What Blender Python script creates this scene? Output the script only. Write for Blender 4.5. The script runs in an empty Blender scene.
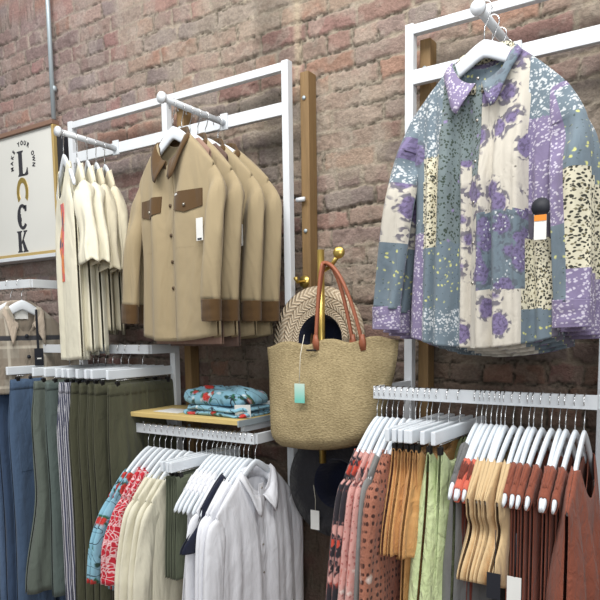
import bpy, math, random
import numpy as np
from mathutils import Vector, Matrix

PI = math.pi
scene = bpy.context.scene
COL = scene.collection

# ------------------------------------------------------------------ camera
cam_d = bpy.data.cameras.new('camera')
cam = bpy.data.objects.new('camera', cam_d)
COL.objects.link(cam)
F_PX, YAW, PITCH, ROLL = 662.0, 0.58715, -0.10748, -0.01386
fw = Vector((-math.sin(YAW) * math.cos(PITCH), math.cos(YAW) * math.cos(PITCH), math.sin(PITCH)))
r0 = Vector((math.cos(YAW), math.sin(YAW), 0))
u0 = r0.cross(fw)
rt = r0 * math.cos(ROLL) + u0 * math.sin(ROLL)
up = -r0 * math.sin(ROLL) + u0 * math.cos(ROLL)
m = Matrix((rt, up, -fw)).transposed().to_4x4()
m.translation = Vector((0, -2.1, 1.6))
cam.matrix_world = m
cam_d.sensor_width = 36.0
cam_d.lens = 36.0 * F_PX / 600.0
cam_d.shift_y = 100.0 / 600.0
cam_d.clip_start = 0.05
scene.camera = cam

# ------------------------------------------------------------------ world, lights, exposure
world = bpy.data.worlds.new('world')
scene.world = world
world.use_nodes = True
bg = world.node_tree.nodes['Background']
bg.inputs[0].default_value = (0.93, 0.97, 1.0, 1)
bg.inputs[1].default_value = 0.42


def area(name, loc, target, sx, sy, power, col=(1, 1, 1)):
    d = bpy.data.lights.new(name, 'AREA')
    d.shape = 'RECTANGLE'
    d.size, d.size_y, d.energy, d.color = sx, sy, power, col
    o = bpy.data.objects.new(name, d)
    COL.objects.link(o)
    o.location = loc
    o.rotation_euler = (Vector(target) - Vector(loc)).to_track_quat('-Z', 'Y').to_euler()
    return o


area('ceiling_lights', (-1.0, -1.7, 4.0), (-1.3, 0, 1.9), 4.0, 0.9, 130, (1.0, 0.98, 0.95))
area('room_fill_light', (1.6, -4.2, 2.6), (-1.4, 0, 1.5), 2.4, 1.8, 75, (0.95, 0.98, 1.0))  # added soft fill from the room side, not an actual window
scene.view_settings.view_transform = 'Standard'
scene.view_settings.look = 'None'
scene.view_settings.gamma = 1
scene.view_settings.use_curve_mapping = False
scene.view_settings.exposure = 0.0

# ------------------------------------------------------------------ materials


def s2l(c):
    return tuple(((x / 255.0) / 12.92 if x / 255.0 <= 0.04045 else ((x / 255.0 + 0.055) / 1.055) ** 2.4) for x in c)


class NT:
    """tiny helper round a material's node tree"""

    def __init__(self, name, rough=0.85, spec=0.3, metallic=0.0):
        self.m = bpy.data.materials.new(name)
        self.m.use_nodes = True
        self.t = self.m.node_tree
        self.b = self.t.nodes['Principled BSDF']
        self.b.inputs['Roughness'].default_value = rough
        self.b.inputs['Specular IOR Level'].default_value = spec
        self.b.inputs['Metallic'].default_value = metallic

    def n(self, typ, **kw):
        nd = self.t.nodes.new(typ)
        for k, v in kw.items():
            setattr(nd, k, v)
        return nd

    def put(self, sock, v):
        if isinstance(v, bpy.types.NodeSocket):
            self.t.links.new(v, sock)
        elif isinstance(v, (tuple, list)):
            sock.default_value = tuple(v) + ((1,) if len(v) == 3 and len(sock.default_value) == 4 else ())
        else:
            sock.default_value = v

    def math(self, op, a, b=0.0, c=0.0, clamp=False):
        nd = self.n('ShaderNodeMath', operation=op, use_clamp=clamp)
        self.put(nd.inputs[0], a)
        self.put(nd.inputs[1], b)
        self.put(nd.inputs[2], c)
        return nd.outputs[0]

    def mix(self, f, a, b):
        nd = self.n('ShaderNodeMix', data_type='RGBA')
        self.put(nd.inputs[0], f)
        self.put(nd.inputs[6], a)
        self.put(nd.inputs[7], b)
        return nd.outputs[2]

    def uv(self):
        return self.n('ShaderNodeUVMap', uv_map='cloth').outputs[0]

    def obj(self):
        return self.n('ShaderNodeTexCoord').outputs['Object']

    def scale(self, v, s, off=(0, 0, 0)):
        nd = self.n('ShaderNodeMapping')
        self.put(nd.inputs[0], v)
        nd.inputs['Scale'].default_value = s
        nd.inputs['Location'].default_value = off
        return nd.outputs[0]

    def noise(self, v, sc, det=2.0, rough=0.5, dist=0.0):
        nd = self.n('ShaderNodeTexNoise')
        self.put(nd.inputs['Vector'], v)
        nd.inputs['Scale'].default_value = sc
        nd.inputs['Detail'].default_value = det
        nd.inputs['Roughness'].default_value = rough
        nd.inputs['Distortion'].default_value = dist
        return nd

    def voro(self, v, sc, feature='F1', rand=1.0):
        nd = self.n('ShaderNodeTexVoronoi', feature=feature)
        self.put(nd.inputs['Vector'], v)
        nd.inputs['Scale'].default_value = sc
        nd.inputs['Randomness'].default_value = rand
        return nd

    def step(self, v, thr, soft=0.04):
        """1 where v < thr"""
        nd = self.n('ShaderNodeMapRange', clamp=True)
        self.put(nd.inputs[0], v)
        nd.inputs[1].default_value = thr - soft
        nd.inputs[2].default_value = thr + soft
        nd.inputs[3].default_value = 1.0
        nd.inputs[4].default_value = 0.0
        return nd.outputs[0]

    def warp(self, v, amt, sc):
        nz = self.noise(v, sc, 2.0)
        sub = self.n('ShaderNodeVectorMath', operation='SUBTRACT')
        self.put(sub.inputs[0], nz.outputs['Color'])
        sub.inputs[1].default_value = (0.5, 0.5, 0.5)
        ms = self.n('ShaderNodeVectorMath', operation='SCALE')
        self.put(ms.inputs[0], sub.outputs[0])
        ms.inputs[3].default_value = amt
        ad = self.n('ShaderNodeVectorMath', operation='ADD')
        self.put(ad.inputs[0], v)
        self.put(ad.inputs[1], ms.outputs[0])
        return ad.outputs[0]

    def bump(self, h, strength=0.3, dist=0.002, prev=None):
        nd = self.n('ShaderNodeBump')
        nd.inputs['Strength'].default_value = strength
        nd.inputs['Distance'].default_value = dist
        self.put(nd.inputs['Height'], h)
        if prev is not None:
            self.put(nd.inputs['Normal'], prev)
        self.put(self.b.inputs['Normal'], nd.outputs[0])
        return nd.outputs[0]

    def color(self, c):
        self.put(self.b.inputs['Base Color'], c)

    # printed motif: base colour with spot layers
    def spots(self, base, v, sc, thr, col, dens=1.0, dsc=9.0, off=(0, 0, 0), wob=0.012):
        vv = self.warp(self.scale(v, (1, 1, 1), off), wob, 70)
        d = self.step(self.voro(vv, sc).outputs['Distance'], thr, 0.06)
        if dens < 1.0:
            dn = self.step(self.noise(self.scale(v, (1, 1, 1), off), dsc, 1.0).outputs[0], dens, 0.03)
            d = self.math('MULTIPLY', d, dn)
        return self.mix(d, base, col)

    def roses(self, base, v, sc, thr, col, leaf, off=(0, 0, 0), wob=0.03):
        vv = self.warp(self.scale(v, (1, 1, 1), off), wob, 45)
        dist = self.voro(vv, sc, rand=0.8).outputs['Distance']
        c = self.mix(self.step(dist, thr * 1.3, 0.03), base, self.mix(
            self.step(self.noise(v, 60, 1.0).outputs[0], 0.5, 0.02), base, leaf))
        pet = self.noise(v, 110, 2.0).outputs[0]
        colr = self.mix(self.step(pet, 0.47, 0.05), col, tuple(x * 0.6 for x in col))
        return self.mix(self.step(dist, thr, 0.03), c, colr)


def cloth_finish(nt, col, weave=900, crinkle=0.4, csc=28, fade=0.10):
    v = nt.uv()
    big = nt.noise(nt.obj(), 7, 3.0).outputs[0]
    hs = nt.n('ShaderNodeHueSaturation')
    nt.put(hs.inputs['Color'], col)
    nt.put(hs.inputs['Value'], nt.math('MULTIPLY_ADD', big, 2 * fade, 1 - fade))
    nt.color(hs.outputs[0])
    w = nt.noise(nt.scale(v, (1, 0.55, 1)), weave, 1.0).outputs[0]
    c = nt.noise(nt.scale(nt.obj(), (1, 1, 0.45)), csc, 3.0, 0.55, 0.8).outputs[0]
    dr = nt.noise(nt.scale(nt.obj(), (1, 1, 0.30)), 11, 2.0, 0.5, 1.2).outputs[0]
    b1 = nt.bump(w, 0.25, 0.0008)
    b1 = nt.bump(dr, 0.45, 0.03, b1)
    nt.bump(c, crinkle, 0.014, b1)
    nt.b.inputs['Sheen Weight'].default_value = 0.12
    nt.b.inputs['Sheen Roughness'].default_value = 0.6
    return nt.m


def plain(name, rgb, **kw):
    nt = NT(name, 0.9, 0.15)
    return cloth_finish(nt, nt.mix(0.0, s2l(rgb), s2l(rgb)), **kw)


def solid(name, rgb, rough=0.5, metallic=0.0, spec=0.4, bump=0.0):
    nt = NT(name, rough, spec, metallic)
    nz = nt.noise(nt.obj(), 14, 3.0).outputs[0]
    c = s2l(rgb)
    nt.color(nt.mix(nz, tuple(x * 0.9 for x in c), tuple(min(1, x * 1.08) for x in c)))
    if bump:
        nt.bump(nt.noise(nt.obj(), 220, 2.0).outputs[0], bump, 0.001)
    return nt.m


M = {}
M['white_metal'] = solid('white_powder_coat', (212, 216, 220), 0.38, 0, 0.4)
M['white_plastic'] = solid('white_hanger', (224, 230, 236), 0.32, 0, 0.45)
M['chrome'] = solid('chrome', (215, 215, 215), 0.18, 1.0)
M['galv'] = solid('galvanised_steel', (172, 184, 190), 0.45, 0.35)
M['dark_metal'] = solid('dark_clip', (52, 50, 50), 0.4, 0.6)
M['brass'] = solid('brass', (196, 168, 92), 0.3, 0.85)
M['button'] = solid('horn_button', (84, 66, 48), 0.35)
M['snap'] = solid('snap_metal', (170, 165, 155), 0.3, 0.8)
M['paper'] = solid('paper', (232, 232, 228), 0.7)
M['black'] = solid('black_print', (48, 48, 54), 0.6)
M['orange_tag'] = solid('orange_sticker', (226, 140, 52), 0.6)
M['black_tag'] = solid('black_card', (34, 36, 44), 0.6)
M['string'] = solid('cotton_string', (222, 216, 200), 0.9)
M['gold'] = solid('gold_frame', (200, 172, 112), 0.35, 0.4)
M['brown_frame'] = solid('brown_frame', (128, 100, 84), 0.6)
M['stain'] = solid('stain_white', (225, 225, 220), 0.8)
M['floorwood'] = solid('floor_boards', (118, 96, 76), 0.5)


def wood(name, c1, c2, axis=(14, 14, 1.2)):
    nt = NT(name, 0.6, 0.3)
    v = nt.scale(nt.obj(), axis)
    g = nt.noise(v, 6, 4.0, 0.6, 0.6).outputs[0]
    nt.color(nt.mix(g, s2l(c1), s2l(c2)))
    nt.bump(g, 0.2, 0.002)
    return nt.m


M['stud'] = wood('pine_batten', (104, 82, 54), (146, 118, 80))
M['shelf_top'] = wood('pale_wood_shelf', (196, 170, 104), (222, 198, 136), (1.5, 14, 14))

# --- plain cloths
P = dict(
    cream=(204, 196, 172), ivory=(218, 213, 192), tan=(158, 142, 112), brown=(84, 62, 36), pinkbrown=(146, 118, 104),
    maroonbrown=(98, 78, 70), white=(226, 227, 232), navy=(30, 34, 52), olive=(78, 78, 60), olive2=(92, 98, 80),
    greygreen=(94, 102, 94), tealgrey=(90, 102, 98), denim1=(84, 104, 132), denim2=(58, 76, 102), denim3=(74, 94, 120),
    grey=(108, 108, 108), rust=(138, 78, 60), coral=(204, 104, 84), tanlight=(206, 178, 136), greyknit=(128, 128, 126),
    charcoal=(40, 40, 44), darkrust=(112, 54, 42), mint=(196, 220, 206))
for k, c in P.items():
    kw = {}
    if k in ('tan', 'brown', 'pinkbrown'):
        kw = dict(weave=420, crinkle=0.12, csc=18, fade=0.07)
    if k in ('rust', 'coral', 'darkrust'):
        kw = dict(crinkle=0.5, csc=60)
    if k in ('white', 'cream', 'ivory'):
        kw = dict(crinkle=0.25, fade=0.03)
    M[k] = plain(k + '_cloth', c, **kw)


def orange():
    nt = NT('orange_crinkle', 0.9, 0.15)
    v = nt.uv()
    col = nt.mix(nt.noise(v, 22, 2.0, 0.6, 1.2).outputs[0], s2l((190, 136, 80)), s2l((220, 172, 114)))
    return cloth_finish(nt, col, crinkle=0.7, csc=45)


def green():
    nt = NT('pale_green_crinkle', 0.9, 0.15)
    v = nt.uv()
    col = nt.mix(nt.noise(v, 26, 3.0, 0.6, 1.5).outputs[0], s2l((172, 188, 132)), s2l((212, 222, 176)))
    return cloth_finish(nt, col, crinkle=0.8, csc=45)


def teal_floral():
    nt = NT('teal_floral', 0.85, 0.2)
    v = nt.uv()
    c = nt.mix(0, s2l((132, 178, 196)), s2l((132, 178, 196)))
    br = nt.step(nt.math('ABSOLUTE', nt.math('SUBTRACT', nt.noise(v, 13, 1.0, 0.5, 1.0).outputs[0], 0.5)), 0.012, 0.006)
    c = nt.mix(br, c, s2l((34, 40, 50)))
    c = nt.spots(c, v, 24, 0.22, s2l((40, 70, 60)), 0.5, 10, (3, 1, 0))
    c = nt.roses(c, v, 15, 0.30, s2l((206, 62, 56)), s2l((44, 96, 70)), (1.3, .2, 0), .02)
    c = nt.spots(c, v, 20, 0.16, s2l((226, 232, 232)), 0.5, 8, (7, 2, 0))
    return cloth_finish(nt, c)


def red_vine():
    nt = NT('red_vine_print', 0.85, 0.2)
    v = nt.warp(nt.uv(), 0.05, 22)
    e = nt.voro(v, 60, 'DISTANCE_TO_EDGE').outputs['Distance']
    c = nt.mix(nt.step(e, 0.075, 0.03), s2l((190, 40, 56)), s2l((226, 190, 192)))
    return cloth_finish(nt, c)


def dark_floral():
    nt = NT('black_floral', 0.85, 0.2)
    v = nt.uv()
    c = nt.mix(0, s2l((44, 40, 46)), s2l((44, 40, 46)))
    c = nt.spots(c, v, 55, 0.28, s2l((150, 110, 108)), 0.55, 12, (2, 0, 0))
    c = nt.spots(c, v, 26, 0.40, s2l((200, 150, 142)), 0.55, 9, (5, 3, 0), .02)
    c = nt.spots(c, v, 34, 0.36, s2l((188, 70, 54)), 0.55, 8, (9, 4, 0), .02)
    return cloth_finish(nt, c)


def pink_floral():
    nt = NT('pink_floral', 0.85, 0.2)
    v = nt.uv()
    c = nt.mix(0, s2l((200, 150, 142)), s2l((200, 150, 142)))
    c = nt.spots(c, v, 90, 0.3, s2l((170, 104, 100)), 0.6, 20, (2, 0, 0))
    c = nt.spots(c, v, 24, 0.40, s2l((56, 54, 62)), 0.52, 7, (5, 3, 0), .03)
    c = nt.spots(c, v, 22, 0.42, s2l((184, 80, 62)), 0.50, 6, (9, 4, 0), .03)
    c = nt.spots(c, v, 24, 0.32, s2l((222, 202, 194)), 0.5, 6, (4, 8, 0), .03)
    return cloth_finish(nt, c)


def crochet():
    nt = NT('brick_pointelle', 0.95, 0.1)
    v = nt.uv()
    c = nt.mix(nt.noise(v, 160, 2.0).outputs[0], s2l((138, 84, 66)), s2l((182, 124, 102)))
    vs = nt.warp(nt.scale(v, (1.0, 0.7, 1)), 0.01, 30)
    d = nt.voro(vs, 66, rand=0.25).outputs['Distance']
    c = nt.mix(nt.step(d, 0.27, 0.05), c, s2l((70, 42, 36)))
    c = nt.spots(c, v, 17, 0.2, s2l((222, 206, 198)), 0.42, 6, (4, 8, 0))
    return cloth_finish(nt, c, weave=260, crinkle=0.5, csc=60)


def stripes():
    nt = NT('navy_white_stripe', 0.85, 0.2)
    v = nt.warp(nt.uv(), 0.006, 9)
    sp = nt.n('ShaderNodeSeparateXYZ')
    nt.put(sp.inputs[0], v)
    w = nt.math('SINE', nt.math('MULTIPLY', sp.outputs[0], 2 * PI / 0.0098))
    c = nt.mix(nt.step(w, -0.35, 0.25), s2l((74, 76, 98)), s2l((196, 196, 202)))
    return cloth_finish(nt, c)


def plaid():
    nt = NT('beige_plaid_flannel', 0.95, 0.1)
    v = nt.uv()
    sp = nt.n('ShaderNodeSeparateXYZ')
    nt.put(sp.inputs[0], v)
    c = nt.mix(nt.noise(v, 60, 2.0).outputs[0], s2l((146, 138, 126)), s2l((170, 162, 148)))
    for ax, per, w, off, col in ((0, 0.16, 0.09, 0.0, (140, 128, 114)), (1, 0.17, 0.09, 0.02, (136, 124, 110)),
                                 (0, 0.16, 0.012, 0.05, (206, 198, 182)), (1, 0.17, 0.012, 0.06, (206, 198, 182))):
        q = nt.math('FRACT', nt.math('DIVIDE', nt.math('ADD', sp.outputs[ax], 5 + off), per))
        c = nt.mix(nt.math('MULTIPLY', nt.step(q, w / per, 0.02), 0.6), c, s2l(col))
    q = nt.math('FRACT', nt.math('DIVIDE', nt.math('ADD', sp.outputs[1], 5.065), 0.30))
    c = nt.mix(nt.step(q, 0.07, 0.008), c, s2l((62, 62, 66)))
    return cloth_finish(nt, c, weave=300)


def patchwork():
    nt = NT('floral_patchwork', 0.85, 0.2)
    v = nt.uv()
    at = nt.n('ShaderNodeAttribute', attribute_name='patch').outputs['Fac']
    cream, blue, sage = s2l((200, 194, 182)), s2l((108, 122, 132)), s2l((114, 126, 128))
    wh, pur, dk, yel = s2l((200, 204, 206)), s2l((124, 112, 148)), s2l((56, 56, 50)), s2l((206, 206, 130))
    K = lambda c: nt.mix(0, c, c)
    pats = []
    pats.append(nt.spots(nt.spots(K(s2l((214, 208, 184))), v, 150, 0.42, dk, wob=.010), v, 95, 0.24, s2l((120, 112, 84)), off=(3, 1, 0)))
    c = nt.spots(K(blue), v, 135, 0.42, wh, 0.55, 20, wob=.008)
    pats.append(nt.spots(c, v, 120, 0.22, wh, off=(1, 2, 0)))
    pats.append(nt.spots(nt.spots(K(sage), v, 135, 0.38, s2l((58, 70, 60)), wob=.010), v, 34, 0.14, s2l((146, 132, 172)), off=(1, 2, 0)))
    c = nt.roses(K(cream), v, 14.5, 0.43, pur, s2l((112, 108, 116)), wob=.013)
    pats.append(nt.spots(c, v, 60, 0.16, s2l((96, 92, 84)), 0.42, 12, (2, 5, 0)))
    pats.append(nt.spots(K(s2l((128, 117, 148))), v, 135, 0.36, s2l((196, 190, 204)), 0.66, 16))
    pats.append(nt.spots(nt.spots(K(blue), v, 62, 0.20, yel), v, 80, 0.13, s2l((74, 86, 84)), off=(4, 4, 0)))
    dv = nt.scale(v, (1.0, 0.42, 1))
    pats.append(nt.mix(nt.step(nt.voro(dv, 85, rand=.5).outputs['Distance'], 0.24, .05), K(s2l((104, 100, 114))), wh))
    c = nt.roses(K(blue), v, 13.5, 0.42, s2l((118, 108, 144)), s2l((92, 100, 110)), (2, 2, 0))
    pats.append(nt.spots(c, v, 95, 0.24, wh, 0.45, 12))
    col = pats[0]
    for i in range(1, len(pats)):
        col = nt.mix(nt.math('GREATER_THAN', at, i - 0.5), col, pats[i])
    m = cloth_finish(nt, col, weave=900, crinkle=0.30, csc=26, fade=0.06)
    return m


def straw(name, c1, c2, sc=130, uvs=(1, 0.35, 1)):
    nt = NT(name, 0.9, 0.15)
    v = nt.warp(nt.uv(), 0.006, 60)
    a = nt.noise(nt.scale(v, uvs), sc * 2.4, 2.0, 0.7).outputs[0]
    w = nt.voro(nt.scale(v, (1, 1.6, 1)), sc).outputs['Distance']
    big = nt.noise(v, 14, 3.0).outputs[0]
    f = nt.math('MULTIPLY_ADD', nt.math('SUBTRACT', a, 0.5), 1.6, nt.math('MULTIPLY_ADD', big, 0.8, 0.1), clamp=True)
    nt.color(nt.mix(f, s2l(c1), s2l(c2)))
    b = nt.bump(w, 0.5, 0.003)
    nt.bump(a, 0.5, 0.002, b)
    return nt.m


M['plush'] = plain('plush_beige', (176, 162, 146), weave=260, crinkle=.6, csc=70)
M['orange'] = orange()
M['green'] = green()
M['teal_floral'] = teal_floral()
M['red_vine'] = red_vine()
M['dark_floral'] = dark_floral()
M['pink_floral'] = pink_floral()
M['crochet'] = crochet()
M['stripes'] = stripes()
M['plaid'] = plaid()
M['patchwork'] = patchwork()
M['bag_straw'] = straw('seagrass_weave', (120, 106, 76), (186, 168, 130), 120, (0.35, 1, 1))
def braid():
    nt = NT('braided_straw', 0.85, 0.2)
    sp = nt.n('ShaderNodeSeparateXYZ')
    nt.put(sp.inputs[0], nt.warp(nt.uv(), 0.004, 40))
    q = nt.math('FRACT', nt.math('DIVIDE', sp.outputs[1], 0.030))
    tri = nt.math('ABSOLUTE', nt.math('SUBTRACT', q, 0.5))
    w = nt.math('SINE', nt.math('MULTIPLY', nt.math('ADD', sp.outputs[0], nt.math('MULTIPLY', tri, 0.036)), 2 * PI / 0.0135))
    seam = nt.step(tri, 0.06, 0.04)
    h = nt.math('SUBTRACT', nt.math('MULTIPLY', w, 0.5), seam)
    f = nt.math('ADD', nt.math('MULTIPLY_ADD', w, 0.28, 0.5), nt.math('MULTIPLY', nt.math('SUBTRACT', nt.noise(nt.uv(), 260, 2.0).outputs[0], 0.5), 1.0), clamp=True)
    c = nt.mix(f, s2l((146, 124, 98)), s2l((236, 220, 194)))
    nt.color(nt.mix(nt.math('MULTIPLY', seam, 0.5), c, s2l((110, 88, 64))))
    nt.bump(h, 0.8, 0.003)
    return nt.m


M['hat_straw'] = braid()
M['black_felt'] = plain('black_felt', (44, 44, 48), weave=500)
M['navy_felt'] = plain('navy_felt', (26, 30, 50), weave=500)
M['leather'] = solid('brown_leather', (150, 88, 62), 0.45, bump=0.3)


def mint_tag():
    nt = NT('mint_card', 0.6, 0.3)
    sp = nt.n('ShaderNodeSeparateXYZ')
    nt.put(sp.inputs[0], nt.obj())
    f = nt.math('MULTIPLY_ADD', sp.outputs[2], -16, 0.1, clamp=True)
    nt.color(nt.mix(f, s2l((206, 226, 214)), s2l((116, 196, 180))))
    return nt.m


M['mint_tag'] = mint_tag()


def graphic():
    nt = NT('graphic_print', 0.8, 0.2)
    v = nt.uv()
    sp = nt.n('ShaderNodeSeparateXYZ')
    nt.put(sp.inputs[0], v)
    n1 = nt.noise(nt.scale(v, (1, .3, 1)), 34, 2.0, .5, .8).outputs[0]
    c = nt.mix(nt.step(n1, 0.5, 0.01), s2l((226, 132, 70)), s2l((206, 92, 92)))
    c = nt.mix(nt.step(nt.noise(nt.scale(v, (1, .35, 1)), 50, 1.0).outputs[0], 0.42, 0.01), c, s2l((92, 74, 92)))
    return cloth_finish(nt, c)


M['graphic'] = graphic()

# ------------------------------------------------------------------ mesh helpers


class MB:
    def __init__(self):
        self.v, self.f, self.uv, self.attr = [], [], [], []

    def grid(self, pts, uvs=None, close_u=False, flip=False, attr=None):
        """pts: array rows x cols x 3"""
        pts = np.asarray(pts, float)
        R, C = pts.shape[:2]
        base = len(self.v)
        self.v += [tuple(p) for p in pts.reshape(-1, 3)]
        if uvs is None:
            uvs = pts[..., [0, 2]]
        uvs = np.asarray(uvs, float).reshape(-1, 2)
        self.uv += [tuple(q) for q in uvs]
        cc = C if close_u else C - 1
        for i in range(R - 1):
            for j in range(cc):
                a, b = base + i * C + j, base + i * C + (j + 1) % C
                c, d = b + C, a + C
                self.f.append((a, d, c, b) if flip else (a, b, c, d))
                if attr is not None:
                    self.attr.append(attr(i, j))
        return base

    def box(self, x0, x1, y0, y1, z0, z1):
        b = len(self.v)
        for z in (z0, z1):
            for y in (y0, y1):
                for x in (x0, x1):
                    self.v.append((x, y, z))
                    self.uv.append((x + y, z))
        for q in ((0, 2, 3, 1), (4, 5, 7, 6), (0, 1, 5, 4), (2, 6, 7, 3), (0, 4, 6, 2), (1, 3, 7, 5)):
            self.f.append(tuple(b + i for i in q))
        return self

    def tube(self, path, rad, n=10, ell=1.0, cap=True, upv=None):
        path = [Vector(p) for p in path]
        if not hasattr(rad, '__len__'):
            rad = [rad] * len(path)
        rows, uvs, L = [], [], 0
        prev = None
        for i, p in enumerate(path):
            t = (path[min(i + 1, len(path) - 1)] - path[max(i - 1, 0)]).normalized()
            if upv is not None:
                a = Vector(upv)
            else:
                a = prev if prev is not None else (Vector((0, 1, 0)) if abs(t.y) < 0.9 else Vector((1, 0, 0)))
            a = (a - t * a.dot(t)).normalized()
            prev = a
            b = t.cross(a)
            if i:
                L += (p - path[i - 1]).length
            rr = rad[i]
            rows.append([p + a * (rr * ell * math.cos(2 * PI * k / n)) + b * (rr * math.sin(2 * PI * k / n)) for k in range(n)])
            uvs.append([(k / n * 2 * PI * rr, L) for k in range(n)])
        base = self.grid([[tuple(q) for q in r] for r in rows], uvs, close_u=True)
        if cap:
            self.f.append(tuple(base + k for k in range(n)))
            self.f.append(tuple(base + (len(path) - 1) * n + k for k in reversed(range(n))))
        return self

    def lathe(self, prof, n=32, axis='z'):
        rows = []
        for r, z in prof:
            rows.append([(r * math.cos(2 * PI * k / n), r * math.sin(2 * PI * k / n), z) for k in range(n)])
        uvs = [[(k / n * 2 * PI * 0.12, prof[i][0] + prof[i][1]) for k in range(n)] for i in range(len(prof))]
        self.grid(rows, uvs, close_u=True)
        return self

    def prism(self, outline, y0, y1):
        """outline in XZ, extruded along Y"""
        n = len(outline)
        b = len(self.v)
        for y in (y0, y1):
            for x, z in outline:
                self.v.append((x, y, z))
                self.uv.append((x, z))
        self.f.append(tuple(b + i for i in range(n)))
        self.f.append(tuple(b + n + i for i in reversed(range(n))))
        for i in range(n):
            j = (i + 1) % n
            self.f.append((b + j, b + i, b + n + i, b + n + j))
        return self

    def build(self, name, mat, parent=None, smooth=True, solid=0.0, bevel=0.0, attr=False, fix=True, sub=0):
        me = bpy.data.meshes.new(name)
        me.from_pydata(self.v, [], self.f)
        uvl = me.uv_layers.new(name='cloth')
        idx = np.empty(len(me.loops), dtype=np.int32)
        me.loops.foreach_get('vertex_index', idx)
        uvl.data.foreach_set('uv', np.asarray(self.uv, dtype=np.float32)[idx].ravel())
        if attr:
            a = me.attributes.new('patch', 'FLOAT', 'FACE')
            a.data.foreach_set('value', np.asarray(self.attr, dtype=np.float32))
        if fix:
            import bmesh
            bm = bmesh.new()
            bm.from_mesh(me)
            bmesh.ops.recalc_face_normals(bm, faces=bm.faces)
            bm.to_mesh(me)
            bm.free()
        me.materials.append(M[mat] if isinstance(mat, str) else mat)
        if smooth:
            me.polygons.foreach_set('use_smooth', [True] * len(me.polygons))
        o = bpy.data.objects.new(name, me)
        COL.objects.link(o)
        if bevel:
            md = o.modifiers.new('bevel', 'BEVEL')
            md.width, md.segments, md.limit_method = bevel, 2, 'ANGLE'
            md.harden_normals = False
        if sub:
            md = o.modifiers.new('sub', 'SUBSURF')
            md.levels = md.render_levels = sub
        if solid:
            md = o.modifiers.new('solid', 'SOLIDIFY')
            md.thickness, md.offset = solid, -1
        if parent is not None:
            o.parent = parent
        return o


def box(name, x0, x1, y0, y1, z0, z1, mat, parent=None, bevel=0.002):
    return MB().box(x0, x1, y0, y1, z0, z1).build(name, mat, parent, smooth=False, bevel=bevel)


def tag(o, label=None, cat=None, group=None, kind=None):
    if label:
        o['label'] = label
    if cat:
        o['category'] = cat
    if group:
        o['group'] = group
    if kind:
        o['kind'] = kind
    return o


def thing(name, loc=(0, 0, 0), rz=0.0):
    o = bpy.data.objects.new(name, None)
    o.empty_display_size = 0.05
    COL.objects.link(o)
    o.location = loc
    o.rotation_euler = (0, 0, rz)
    return o


def copy_tree(o, parent=None):
    kids = [c for c in CHILD.get(o.name, [])]
    c = o.copy()
    COL.objects.link(c)
    if parent is not None:
        c.parent = parent
    for k in kids:
        copy_tree(k, c)
    return c


CHILD = {}


def index_children():
    CHILD.clear()
    for o in bpy.data.objects:
        if o.parent:
            CHILD.setdefault(o.parent.name, []).append(o)


# ------------------------------------------------------------------ value noise for the wall
rng = np.random.RandomState(7)


def vnoise(x, y, sc, seed):
    r = np.random.RandomState(seed)
    T = r.rand(256, 256)
    x, y = x * sc, y * sc
    xi, yi = np.floor(x).astype(int), np.floor(y).astype(int)
    fx, fy = x - xi, y - yi
    fx, fy = fx * fx * (3 - 2 * fx), fy * fy * (3 - 2 * fy)
    g = lambda a, b: T[a % 256, b % 256]
    return (g(xi, yi) * (1 - fx) * (1 - fy) + g(xi + 1, yi) * fx * (1 - fy) + g(xi, yi + 1) * (1 - fx) * fy + g(xi + 1, yi + 1) * fx * fy)


def fbm(x, y, sc, seed, o=4):
    s, a, t = 0, 1.0, 0
    for i in range(o):
        s = s + a * vnoise(x, y, sc * 2 ** i, seed + i * 11)
        t += a
        a *= 0.5
    return s / t


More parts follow.
